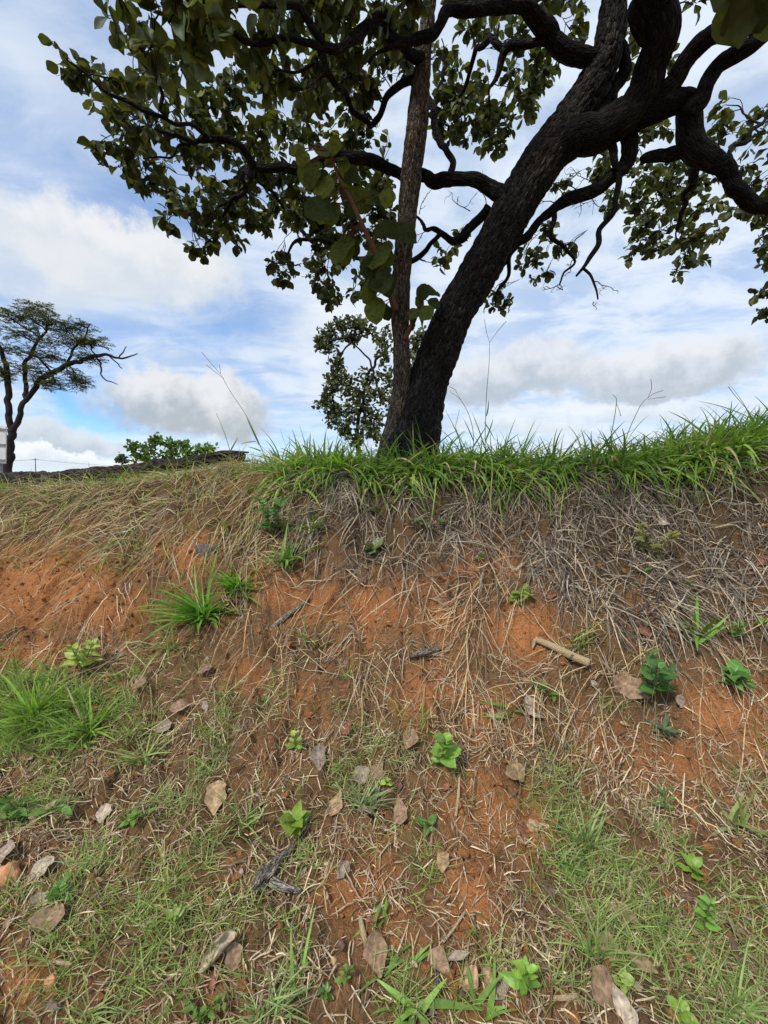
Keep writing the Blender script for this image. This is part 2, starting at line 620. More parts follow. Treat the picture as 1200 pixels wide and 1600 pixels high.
BARE = [(822, 985, 62, 45, 1.0), (1120, 1115, 60, 45, 0.95), (1190, 1150, 60, 60, 0.6), (60, 920, 130, 70, 0.75), (50, 1020, 60, 30, 0.7),
        (180, 960, 90, 50, 0.5), (290, 860, 50, 40, 0.6), (560, 950, 110, 50, 0.6), (680, 960, 40, 60, 0.7), (660, 1080, 50, 60, 0.7),
        (760, 1130, 45, 60, 0.55), (760, 1260, 55, 90, 0.75), (735, 1400, 50, 90, 0.8), (540, 1390, 80, 50, 0.65), (1050, 1190, 130, 50, 0.5),
        (440, 920, 60, 40, 0.5), (610, 1450, 60, 50, 0.5), (40, 1530, 80, 60, 0.5), (920, 1160, 60, 60, 0.35), (735, 880, 25, 40, 0.8),
        (790, 880, 30, 30, 0.7), (410, 1060, 70, 40, 0.4), (820, 1300, 30, 40, 0.8), (1000, 960, 40, 40, 0.3), (730, 1540, 60, 60, 0.5)]
HUMUS = [(1000, 800, 260, 150, 0.9), (650, 800, 240, 90, 0.8), (480, 800, 80, 70, 0.5), (1180, 760, 60, 80, 1.0), (930, 1050, 120, 60, 0.35),
         (460, 1010, 60, 40, 0.6), (640, 1180, 120, 60, 0.25), (480, 1450, 60, 70, 0.6), (200, 1200, 260, 160, 0.25), (1000, 1450, 230, 180, 0.3),
         (300, 1480, 260, 140, 0.25), (860, 1180, 60, 60, 0.6), (1060, 990, 70, 50, 0.7), (590, 1050, 60, 30, 0.4), (200, 790, 250, 60, 0.5)]
front = V[:, 1] > 0.3
bare = np.where(front, pxblob(ppx, ppy, BARE), 0.2)
humus = np.where(front, pxblob(ppx, ppy, HUMUS), 0.4)
nx, ny = len(xs), len(ys)
i0 = (np.arange(ny - 1)[:, None] * nx + np.arange(nx - 1)[None, :]).ravel()
Q = np.stack([i0, i0 + 1, i0 + nx + 1, i0 + nx], -1)
me = mesh_np('ground', V, Q, None, True, {'bare': bare, 'humus': humus * (1 - np.clip(bare, 0, 1))})
o = obj('ground', me, M_SOIL)
tag(o, 'steep bank of crumbly red-orange soil rising from the foreground', 'ground', kind='structure')


# ------------------------------------------------------------------ tubes
def catmull(P, R, step):
    P = np.asarray(P, float)
    R = np.asarray(R, float)
    n = len(P)
    if n == 2:
        k = max(2, int(np.linalg.norm(P[1] - P[0]) / step) + 1)
        t = np.linspace(0, 1, k)[:, None]
        return P[0] * (1 - t) + P[1] * t, R[0] * (1 - t[:, 0]) + R[1] * t[:, 0]
    Pe = np.concatenate([[2 * P[0] - P[1]], P, [2 * P[-1] - P[-2]]])
    op, orr = [], []
    for i in range(n - 1):
        k = max(2, int(np.linalg.norm(P[i + 1] - P[i]) / step) + 1)
        t = np.linspace(0, 1, k, endpoint=(i == n - 2))[:, None]
        a, b, c, d = Pe[i], Pe[i + 1], Pe[i + 2], Pe[i + 3]
        op.append(0.5 * ((2 * b) + (-a + c) * t + (2 * a - 5 * b + 4 * c - d) * t ** 2 + (-a + 3 * b - 3 * c + d) * t ** 3))
        tt = t[:, 0]
        orr.append(R[i] * (1 - tt) + R[i + 1] * tt)
    return np.concatenate(op), np.concatenate(orr)


class Tubes:
    def __init__(self):
        self.V, self.Q, self.B, self.T, self.n = [], [], [], [], 0

    def add(self, P, R, sides=8, step=0.05, rough=0.0, bark=0.0, seed=0, wob=0.0, knob=0.0):
        C, r = catmull(P, R, step)
        if wob:
            L = np.arange(len(C)) * step
            for a in range(3):
                C[:, a] += wob * (vn2(L * 6 + seed, L * 0 + a * 7.7, seed) - 0.5) * np.minimum(1, np.arange(len(C)) / 3.0)
        m = len(C)
        T = unit(np.gradient(C, axis=0))
        N = np.zeros_like(T)
        a = np.array([0, 0, 1.0]) if abs(T[0][2]) < 0.9 else np.array([1.0, 0, 0])
        N[0] = unit(np.cross(T[0], a))
        for i in range(1, m):
            v = N[i - 1] - T[i] * np.dot(N[i - 1], T[i])
            N[i] = unit(v)
        Bn = np.cross(T, N)
        th = np.linspace(0, 2 * np.pi, sides, endpoint=False)
        al = np.concatenate([[0], np.cumsum(np.linalg.norm(np.diff(C, axis=0), axis=1))])
        ct, st = np.cos(th)[None, :], np.sin(th)[None, :]
        rr = np.repeat(r[:, None], sides, 1)
        A = np.repeat(al[:, None], sides, 1)
        bx, by, bz = ct * rr + seed * 3.1, st * rr, A * 0.32
        if knob:
            rr = rr * (1 + knob * 2 * (vn3(bx * 4, by * 4, bz * 9, seed + 3) - 0.5))
        if rough:
            rr = rr * (1 + rough * 2 * (vn3(bx * 9, by * 9, bz * 9, seed) - 0.5))
        if bark:
            rd = 1 - np.abs(2 * vn3(bx * 38, by * 38, bz * 38, seed + 1) - 1)
            rd2 = vn3(bx * 85, by * 85, bz * 100, seed + 2)
            rr = rr - bark * rd ** 2 + 0.5 * bark * rd2
        Vv = C[:, None, :] + rr[..., None] * (ct[..., None] * N[:, None, :] + st[..., None] * Bn[:, None, :])
        base = self.n
        self.V.append(Vv.reshape(-1, 3))
        self.B.append(np.stack([bx, by, bz], -1).reshape(-1, 3))
        i = (np.arange(m - 1)[:, None] * sides + np.arange(sides)[None, :])
        j = (np.arange(m - 1)[:, None] * sides + (np.arange(sides)[None, :] + 1) % sides)
        self.Q.append(np.stack([i, j, j + sides, i + sides], -1).reshape(-1, 4) + base)
        self.n += m * sides
        for e, ci in ((0, C[0]), (m - 1, C[-1])):
            self.V.append(ci[None, :] + (T[e] * r[e] * (0.25 if e else -0.25))[None, :])
            self.B.append(np.array([[0, 0, al[e] * 0.32]]))
            k = np.arange(sides)
            rim = base + e * sides
            tri = np.stack([np.full(sides, self.n), rim + (k + 1) % sides, rim + k], -1)
            self.T.append(tri if e == 0 else tri[:, ::-1])
            self.n += 1
        return C, r

    def mesh(self, name):
        return mesh_np(name, np.concatenate(self.V), np.concatenate(self.Q), None, True, {'bk': np.concatenate(self.B)},
                       np.concatenate(self.T))


# ------------------------------------------------------------------ leaves
def leaf_template(kind, segs=6, cross=2, fold=0.22, curl=0.25, wavy=0.0, seed=0):
    """unit leaf along +Y from 0 to 1, facing +Z. returns V, Q"""
    s = np.linspace(0, 1, segs + 1)
    if kind == 'obovate':
        w = np.interp(s, [0, .06, .2, .4, .62, .8, .93, 1], [.03, .06, .20, .32, .37, .32, .19, .02])
    elif kind == 'ovate':
        w = np.interp(s, [0, .06, .2, .38, .6, .8, .93, 1], [.03, .12, .25, .29, .24, .13, .05, .008])
    elif kind == 'round':
        w = np.interp(s, [0, .06, .2, .45, .7, .88, .96, 1], [.05, .18, .34, .42, .38, .23, .11, .02])
    else:  # lance
        w = np.interp(s, [0, .08, .25, .45, .7, .9, 1], [.02, .05, .11, .125, .095, .035, .005])
    r = np.random.default_rng(seed)
    k = 2 * cross + 1
    u = np.linspace(-1, 1, k)
    X = w[:, None] * u[None, :]
    Y = np.repeat(s[:, None], k, 1) + 0.03 * np.abs(u)[None, :] * 0
    Z = fold * np.abs(X) - curl * (Y ** 2) * 0.6
    if wavy:
        ph = r.uniform(0, 6, 4)
        Z = Z + wavy * (np.sin(Y * 7 + ph[0] + u[None, :] * 2) * 0.5 + np.sin(Y * 11 + ph[1]) * u[None, :] * 0.6) * np.minimum(1, Y * 3)
        X = X * (1 + wavy * np.sin(Y * 13 + ph[2]))
    V = np.stack([X, Y, Z], -1).reshape(-1, 3)
    n = segs + 1
    i = (np.arange(n - 1)[:, None] * k + np.arange(k - 1)[None, :]).ravel()
    Q = np.stack([i, i + 1, i + k + 1, i + k], -1)
    return V, Q


def leaf_frames(Dv, Nv):
    """orthonormal frames from leaf axis Dv and wanted face normal Nv"""
    Dv = unit(Dv)
    Xv = unit(np.cross(Dv, Nv))
    Zv = np.cross(Xv, Dv)
    return Xv, Dv, Zv


def leaves_mesh(name, tmpl, P, Dv, Nv, S, C):
    TV, TQ = tmpl
    Xv, Yv, Zv = leaf_frames(Dv, Nv)
    W = P[:, None, :] + S[:, None, None] * (TV[None, :, 0:1] * Xv[:, None, :] + TV[None, :, 1:2] * Yv[:, None, :] + TV[None, :, 2:3] * Zv[:, None, :])
    n, k = len(P), len(TV)
    Q = (TQ[None] + (np.arange(n) * k)[:, None, None]).reshape(-1, 4)
    Cc = np.repeat(C[:, None, :], k, 1).reshape(-1, 3)
    return mesh_np(name, W.reshape(-1, 3), Q, Cc)


def rand_unit(n, r=rng):
    return unit(r.normal(size=(n, 3)))


# ------------------------------------------------------------------ the big tree
tree_loc = at(630, 745, 3.85)
tree_loc[2] = float(H(tree_loc[0], tree_loc[1])) - 0.02
tree = empty('leaning_tree', tree_loc)
tag(tree, 'large dark tree with thick leaning trunk and upright second stem on the bank top', 'tree')


def px_line(pts):
    P = np.array([at(a, b, c) for a, b, c, _ in pts])
    R = np.array([rr * c / F for _, _, c, rr in pts])
    return P, R


LEAN = [(636, 775, 3.85, 50), (639, 720, 3.85, 46), (647, 680, 3.85, 40), (657, 640, 3.84, 35), (674, 580, 3.82, 30.5), (706, 500, 3.78, 29), (735, 448, 3.74, 30),
        (762, 400, 3.7, 31), (790, 348, 3.65, 31), (817, 300, 3.6, 31), (848, 250, 3.55, 31), (885, 200, 3.5, 30), (915, 150, 3.45, 26),
        (940, 105, 3.4, 23), (953, 60, 3.35, 20), (960, 0, 3.3, 18), (962, -60, 3.2, 15), (950, -150, 3.1, 10)]
STEM = [(610, 772, 3.82, 32), (612, 725, 3.82, 28), (617, 690, 3.82, 23), (623, 650, 3.8, 18), (628, 600, 3.77, 15), (627, 540, 3.73, 13.5), (625, 490, 3.7, 14.5), (627, 430, 3.66, 14),
        (633, 370, 3.6, 14.5), (639, 310, 3.56, 15), (645, 250, 3.5, 15.5), (652, 190, 3.44, 16), (659, 120, 3.38, 14), (665, 60, 3.33, 11.5),
        (671, 0, 3.28, 10.5), (678, -80, 3.2, 9), (690, -200, 3.1, 6)]
LIMBS = {
    'A1': [(935, 95, 3.4, 15), (895, 92, 3.35, 14), (865, 70, 3.3, 14), (845, 32, 3.2, 14), (815, 8, 3.1, 12), (765, 14, 3.0, 11), (715, 22, 2.95, 9),
           (690, 38, 2.9, 8), (650, 60, 2.9, 7), (610, 78, 2.9, 5), (580, 110, 2.9, 3)],
    'A2': [(852, 66, 3.28, 7), (820, 74, 3.35, 7), (795, 78, 3.4, 7), (780, 95, 3.45, 6), (768, 130, 3.5, 3.5), (763, 150, 3.5, 2), (758, 190, 3.55, 1.5)],
    'A3': [(790, 78, 3.42, 5), (765, 62, 3.5, 6), (745, 70, 3.6, 5), (738, 95, 3.7, 4), (728, 120, 3.8, 3), (718, 150, 3.9, 2)],
    'A4': [(965, 70, 3.35, 9), (975, 100, 3.4, 11), (963, 130, 3.45, 12), (955, 165, 3.45, 14), (930, 195, 3.45, 16), (900, 220, 3.48, 16)],
    'B': [(848, 262, 3.52, 22), (890, 225, 3.45, 27), (940, 203, 3.38, 28), (985, 180, 3.3, 29), (1010, 140, 3.2, 27), (1022, 90, 3.1, 26), (1028, 40, 3.0, 26),
          (1015, -20, 2.9, 25), (1005, -100, 2.8, 20), (990, -220, 2.7, 12)],
    'B0': [(1026, 60, 3.05, 16), (1000, 20, 3.0, 17), (990, -30, 2.95, 15), (975, -100, 2.9, 10)],
    'B1': [(1010, 165, 3.25, 15), (1040, 135, 3.2, 15), (1075, 95, 3.1, 15), (1110, 58, 3.0, 15), (1150, 36, 2.9, 14), (1200, 25, 2.8, 12), (1270, 20, 2.7, 9)],
    'B2': [(1075, 180, 3.2, 15), (1100, 160, 3.15, 14), (1112, 130, 3.1, 13), (1135, 98, 3.05, 13), (1170, 72, 3.0, 13), (1205, 45, 2.95, 12), (1260, 10, 2.9, 9)],
    'B3': [(990, 185, 3.3, 22), (1030, 170, 3.27, 22), (1066, 158, 3.25, 19), (1078, 180, 3.25, 20), (1080, 215, 3.25, 20), (1086, 245, 3.28, 19), (1118, 258, 3.3, 14), (1140, 275, 3.3, 13),
           (1150, 300, 3.3, 13), (1178, 315, 3.3, 13), (1210, 318, 3.3, 12), (1260, 330, 3.3, 9), (1310, 370, 3.3, 5)],
    'B4': [(1085, 228, 3.28, 13), (1050, 237, 3.35, 11), (1020, 246, 3.4, 10), (1003, 252, 3.45, 8)],
    'B5': [(1090, 252, 3.3, 11), (1080, 290, 3.6, 6), (1065, 320, 3.9, 4), (1055, 360, 4.2, 3)],
    'B6': [(1138, 255, 3.3, 4), (1152, 228, 3.4, 4), (1170, 208, 3.5, 4), (1195, 190, 3.6, 3), (1215, 160, 3.6, 2)],
    'C': [(798, 384, 3.65, 12), (820, 368, 3.62, 9), (842, 352, 3.6, 8), (862, 332, 3.6, 9), (884, 312, 3.58, 10), (910, 303, 3.55, 11), (940, 290, 3.5, 11),
          (966, 270, 3.45, 11), (978, 245, 3.42, 12), (978, 220, 3.4, 13), (968, 200, 3.4, 14)],
    'C2': [(955, 222, 3.4, 7), (960, 260, 3.4, 6), (964, 290, 3.38, 6), (958, 318, 3.36, 5), (945, 350, 3.34, 4.5), (930, 375, 3.32, 4), (918, 402, 3.3, 3.5), (903, 431, 3.3, 2)],
    'C3': [(912, 420, 3.3, 2.2), (926, 436, 3.3, 2), (931, 452, 3.3, 1.8), (928, 472, 3.3, 1.4)],
    'C4': [(866, 335, 3.6, 4), (864, 365, 3.65, 3.5), (880, 382, 3.7, 3), (893, 408, 3.75, 2.2), (876, 428, 3.8, 2), (870, 447, 3.8, 1.6)],
    'C5': [(812, 375, 3.65, 5), (800, 398, 3.68, 4), (792, 425, 3.7, 3), (780, 455, 3.75, 2.4), (774, 475, 3.8, 1.6)],
    'D': [(790, 310, 3.6, 16), (762, 292, 3.6, 13), (725, 280, 3.6, 11), (695, 279, 3.65, 11), (670, 284, 3.68, 10), (630, 272, 3.7, 9), (590, 254, 3.65, 9), (550, 246, 3.55, 8.5), (500, 252, 3.45, 8),
          (455, 263, 3.4, 7.5), (415, 262, 3.35, 7), (392, 250, 3.3, 7), (372, 232, 3.25, 6), (348, 218, 3.2, 5.5), (322, 222, 3.15, 4.5), (295, 228, 3.05, 4),
          (262, 212, 2.95, 3.2), (238, 200, 2.9, 2.5)],
    'D1': [(706, 280, 3.62, 7), (704, 258, 3.65, 6), (698, 232, 3.7, 6), (686, 198, 3.75, 6), (672, 160, 3.8, 5), (655, 140, 3.8, 4), (630, 120, 3.75, 3)],
    'D2': [(330, 220, 3.18, 4), (300, 190, 3.0, 3.5), (262, 185, 2.85, 3.5), (215, 168, 2.75, 3.2), (185, 145, 2.7, 3), (150, 120, 2.65, 2.4), (118, 102, 2.6, 1.8), (92, 82, 2.6, 1.2)],
    'D3': [(258, 184, 2.85, 3.5), (252, 150, 2.6, 3.2), (238, 112, 2.5, 3), (222, 82, 2.4, 2.8), (195, 50, 2.35, 1.6)],
    'D4': [(297, 228, 3.05, 3), (280, 225, 3.0, 2.5), (270, 245, 3.0, 2), (255, 253, 3.0, 1.8), (225, 255, 2.95, 1.2)],
    'E': [(765, 325, 3.66, 10), (752, 342, 3.7, 8), (736, 358, 3.75, 8), (722, 374, 3.8, 8), (705, 371, 3.85, 7), (685, 362, 3.9, 5), (667, 362, 3.95, 4), (660, 345, 4.0, 3), (652, 335, 4.0, 2)],
    'E2': [(688, 365, 3.9, 5), (672, 378, 4.0, 4), (660, 395, 4.1, 4), (640, 410, 4.3, 4), (600, 405, 4.5, 3.5), (560, 400, 4.7, 3.5), (520, 380, 4.8, 4), (490, 375, 4.8, 3.5), (462, 380, 4.8, 3), (450, 400, 4.8, 2)],
    'G': [(660, 95, 3.36, 9), (630, 70, 3.1, 9), (600, 40, 2.9, 9), (575, 32, 2.75, 9), (560, 55, 2.65, 9), (540, 66, 2.6, 8.5), (510, 68, 2.55, 8), (480, 62, 2.5, 6.5),
          (450, 52, 2.45, 5.5), (415, 62, 2.4, 5), (385, 60, 2.35, 4.5), (365, 48, 2.3, 3.5), (340, 40, 2.25, 2.5)],
    'G2': [(505, 68, 2.55, 5), (490, 40, 2.5, 7), (470, 12, 2.45, 6), (440, 5, 2.4, 6), (400, 5, 2.35, 5.5), (365, 12, 2.3, 4), (320, 20, 2.25, 3.5), (280, 28, 2.2, 3), (262, 45, 2.2, 2)],
    'G3': [(500, 70, 2.56, 5), (515, 120, 2.9, 5), (535, 145, 3.1, 5), (560, 175, 3.3, 5), (575, 195, 3.45, 5), (595, 185, 3.5, 5), (605, 155, 3.45, 5), (630, 132, 3.4, 6), (655, 118, 3.38, 6)],
    'G4': [(492, 100, 2.75, 3), (470, 108, 2.75, 2.5), (440, 106, 2.75, 2), (425, 110, 2.75, 1.5)],
    'K': [(488, 378, 4.8, 3), (465, 345, 4.8, 2.5), (440, 320, 4.7, 2.5), (420, 300, 4.6, 3), (400, 285, 4.5, 3), (380, 300, 4.5, 2.5), (340, 320, 4.4, 2)],
    'K2': [(392, 255, 3.35, 5), (385, 275, 3.8, 4), (372, 305, 4.2, 3), (345, 335, 4.4, 2.5), (310, 335, 4.4, 2), (280, 330, 4.4, 1.4)],
}
t = Tubes()
t.add(*px_line(LEAN), sides=110, step=0.011, rough=0.05, bark=0.020, seed=1, knob=0.08)
o = obj('trunk', t.mesh('trunk'), M_BARK, tree)
o['label'] = 'thick black-brown leaning trunk'
t = Tubes()
t.add(*px_line(STEM), sides=70, step=0.011, rough=0.05, bark=0.011, seed=2, knob=0.06)
o = obj('stem', t.mesh('stem'), M_BARK2, tree)
o['label'] = 'upright grey-brown second stem'
SK, SKR = [], []
for i, (k, pts) in enumerate(LIMBS.items()):
    P, R = px_line(pts)
    R = R * 0.86
    big = R.max() > 0.04
    t = Tubes()
    C, r = t.add(P, R, sides=36 if big else 12, step=0.016 if big else 0.03, rough=0.08, bark=0.009 if big else 0.0, seed=10 + i,
                 wob=0.07, knob=0.14 if big else 0.22)
    obj('limb', t.mesh('limb'), M_LIMB, tree)
    if k not in ('C3',):
        SK.append(C)
        SKR.append(r)
SKP = np.concatenate(SK)
SKW = np.concatenate(SKR)

# foliage: (px, py, rx, ry, leaf length px)
BL = [(105, 100, 22, 20, 21), (135, 118, 22, 18, 22), (170, 130, 18, 16, 22), (187, 160, 24, 24, 23), (198, 188, 26, 24, 23), (228, 178, 20, 14, 20),
      (245, 205, 22, 22, 21), (183, 243, 30, 26, 20), (213, 262, 28, 26, 19), (246, 265, 14, 14, 19), (205, 225, 22, 18, 20),
      (180, 42, 20, 12, 24), (212, 62, 22, 24, 26), (235, 90, 26, 26, 28), (212, 108, 12, 20, 26), (242, 132, 24, 22, 24), (272, 100, 26, 26, 30),
      (272, 132, 20, 16, 24), (195, 8, 20, 10, 32), (250, 18, 34, 22, 34), (300, 18, 40, 26, 36), (300, 55, 38, 28, 36), (335, 60, 26, 22, 36), (288, 92, 18, 24, 32),
      (345, 25, 40, 26, 34), (350, 62, 22, 20, 32), (382, 62, 26, 20, 30), (388, 86, 18, 12, 28), (430, 72, 26, 20, 27), (420, 32, 30, 22, 28), (460, 30, 24, 22, 27),
      (300, 95, 14, 26, 32), (270, 160, 13, 18, 22), (280, 207, 20, 22, 21), (300, 170, 20, 20, 18), (320, 185, 26, 22, 17), (330, 150, 22, 18, 18), (362, 142, 26, 28, 20), (375, 165, 22, 22, 20),
      (345, 195, 22, 18, 18), (400, 132, 20, 16, 22), (425, 130, 24, 24, 24), (412, 105, 22, 12, 24), (312, 232, 28, 18, 17), (345, 238, 22, 16, 17), (370, 215, 18, 22, 18), (402, 215, 22, 18, 18),
      (292, 256, 18, 18, 18), (306, 268, 10, 14, 18), (450, 110, 22, 16, 22), (472, 138, 22, 18, 21), (480, 108, 28, 26, 22), (512, 100, 28, 28, 22), (542, 100, 28, 28, 20), (520, 140, 28, 22, 19),
      (560, 130, 28, 26, 18), (500, 162, 20, 16, 19), (470, 172, 16, 12, 18), (550, 168, 22, 18, 17), (560, 200, 28, 20, 16), (540, 216, 28, 18, 16), (602, 228, 10, 9, 15),
      (505, 20, 26, 22, 26), (535, 30, 28, 24, 25), (560, 62, 24, 24, 23), (590, 18, 28, 22, 24), (610, 60, 28, 26, 21), (600, 95, 28, 22, 19), (632, 112, 18, 20, 17), (640, 28, 22, 26, 22), (630, 85, 18, 20, 19),
      (450, 200, 26, 15, 15), (430, 188, 18, 12, 15), (482, 195, 18, 10, 15), (460, 218, 20, 12, 15), (485, 215, 20, 12, 15),
      (270, 310, 17, 17, 16), (262, 342, 13, 16, 18), (290, 320, 18, 22, 16), (302, 342, 22, 18, 16), (326, 302, 16, 13, 16), (330, 332, 20, 20, 16), (326, 362, 20, 15, 16), (312, 386, 20, 12, 16),
      (350, 310, 22, 22, 15), (350, 350, 20, 16, 15), (380, 300, 22, 22, 15), (372, 332, 22, 18, 15), (370, 382, 13, 11, 17), (366, 362, 14, 11, 15), (396, 346, 18, 15, 14), (412, 352, 13, 10, 14), (422, 336, 18, 13, 14),
      (400, 262, 26, 18, 16), (430, 282, 24, 22, 15), (420, 242, 22, 17, 16), (378, 278, 20, 18, 15), (450, 272, 22, 18, 15), (462, 302, 18, 18, 14), (440, 312, 18, 16, 14), (452, 340, 18, 18, 14),
      (480, 330, 22, 22, 14), (470, 360, 15, 15, 14), (440, 404, 13, 11, 14), (426, 420, 10, 14, 14), (440, 434, 16, 13, 14), (455, 425, 10, 12, 14),
      (502, 300, 22, 22, 14), (500, 330, 24, 22, 14), (502, 360, 24, 20, 14), (500, 390, 22, 18, 14), (506, 415, 22, 16, 14), (498, 440, 18, 15, 14), (516, 452, 16, 14, 14), (508, 472, 18, 10, 14), (535, 412, 13, 13, 14),
      (530, 385, 18, 18, 14), (552, 462, 8, 13, 16), (540, 280, 22, 18, 14), (570, 270, 22, 18, 14), (600, 282, 16, 18, 14), (590, 300, 22, 13, 14), (560, 312, 22, 18, 14), (540, 340, 20, 20, 14), (580, 332, 20, 16, 14),
      (560, 355, 20, 18, 14), (604, 340, 14, 24, 14), (592, 380, 16, 22, 14), (602, 420, 12, 20, 14), (572, 430, 16, 20, 14),
      (690, 88, 20, 16, 16), (712, 100, 12, 18, 16), (695, 130, 18, 18, 15), (702, 150, 20, 18, 15), (680, 160, 14, 14, 15), (690, 190, 20, 20, 15), (720, 180, 20, 22, 15), (730, 150, 15, 17, 15), (748, 125, 14, 20, 16),
      (740, 200, 20, 18, 15), (760, 180, 20, 22, 15), (756, 212, 22, 17, 15), (780, 190, 18, 18, 15), (776, 222, 18, 15, 15), (796, 210, 12, 12, 15), (684, 216, 11, 14, 15), (712, 212, 16, 14, 15), (702, 165, 16, 16, 15),
      (732, 48, 13, 17, 18), (800, 58, 22, 15, 17), (772, 45, 18, 12, 17), (745, 62, 14, 14, 17), (822, 45, 14, 12, 17), (800, 112, 15, 13, 15), (810, 135, 15, 18, 15), (840, 100, 18, 22, 16), (850, 122, 18, 18, 16), (840, 150, 15, 17, 15), (820, 162, 13, 13, 15), (828, 182, 13, 12, 14),
      (870, 100, 10, 9, 15), (892, 42, 16, 17, 17), (895, 62, 17, 15, 17), (880, 14, 13, 9, 18), (860, 4, 10, 6, 18), (905, 5, 15, 8, 18), (975, 62, 12, 22, 15), (990, 78, 12, 20, 15), (980, 105, 10, 13, 15), (982, 35, 9, 12, 15),
      (1040, 104, 11, 11, 15), (1047, 80, 5, 7, 15), (1086, 6, 8, 10, 22), (1022, 206, 18, 12, 13), (1000, 214, 17, 12, 13), (1045, 208, 11, 10, 13), (990, 230, 12, 9, 13),
      (1132, 165, 10, 12, 17), (1136, 182, 7, 7, 17), (1130, 208, 20, 12, 15), (1150, 215, 12, 11, 15), (1115, 218, 12, 10, 15), (1162, 200, 8, 8, 15), (1190, 182, 13, 11, 17), (1196, 206, 11, 10, 17),
      (940, 240, 13, 10, 14), (935, 266, 15, 12, 14), (952, 254, 10, 12, 14), (945, 326, 10, 11, 14), (955, 308, 10, 10, 14), (987, 272, 11, 9, 14), (972, 318, 9, 7, 13),
      (1010, 280, 20, 14, 14), (1002, 312, 20, 17, 14), (1030, 290, 22, 18, 14), (1050, 272, 22, 17, 14), (1062, 300, 22, 17, 14), (1040, 322, 22, 18, 14), (1082, 290, 20, 16, 14), (1104, 282, 14, 12, 14), (1112, 322, 11, 9, 15), (1086, 332, 18, 13, 14),
      (1010, 350, 22, 18, 14), (1030, 362, 20, 15, 14), (1000, 376, 17, 13, 14), (990, 400, 11, 11, 15), (1010, 396, 16, 10, 14), (1030, 392, 10, 10, 14), (1050, 388, 8, 7, 15), (1068, 372, 15, 12, 14), (1090, 376, 17, 13, 14), (1110, 366, 15, 12, 14), (1126, 372, 7, 10, 14),
      (1066, 342, 14, 12, 14), (1072, 404, 13, 10, 14), (1084, 414, 9, 9, 14), (1062, 424, 7, 9, 14), (1053, 436, 5, 6, 14), (1160, 272, 9, 13, 15), (1190, 290, 17, 15, 15), (1150, 334, 11, 9, 14), (1168, 336, 13, 9, 14), (1186, 346, 12, 10, 14), (1197, 362, 10, 13, 14), (1194, 392, 10, 9, 14),
      (1190, 464, 12, 11, 15), (1196, 490, 11, 10, 15), (1230, 300, 30, 30, 15), (1240, 380, 30, 40, 15), (1230, 470, 25, 35, 15),
      (885, 286, 16, 11, 13), (860, 356, 15, 10, 12), (852, 372, 8, 7, 12), (882, 386, 18, 12, 12), (842, 402, 16, 14, 11), (852, 426, 9, 9, 11), (822, 416, 10, 8, 11), (832, 440, 7, 7, 11), (818, 396, 8, 8, 11), (770, 462, 16, 10, 11), (776, 480, 18, 8, 11), (792, 476, 8, 8, 11),
      (724, 366, 10, 9, 12), (696, 396, 15, 9, 11), (690, 414, 7, 9, 11), (708, 388, 8, 6, 11),
      (280, -30, 60, 25, 36), (380, -35, 70, 25, 34), (500, -30, 70, 30, 28), (620, -30, 60, 30, 25), (740, -30, 60, 20, 22), (880, -40, 50, 25, 22), (1230, 200, 30, 30, 18)]
tw = Tubes()
LP, LD, LN, LS, LC = [], [], [], [], []
r_ = np.random.default_rng(21)
CL = []
for (px, py, rx, ry, Lp) in BL:
    Lm = min(max(0.115 * (1 + 0.075 * r_.normal()), 0.10), 0.14)
    Y = min(max(Lm * F / Lp, 2.0), 5.3)
    CL.append((at(px, py, Y), rx * Y / F, ry * Y / F, Lm))
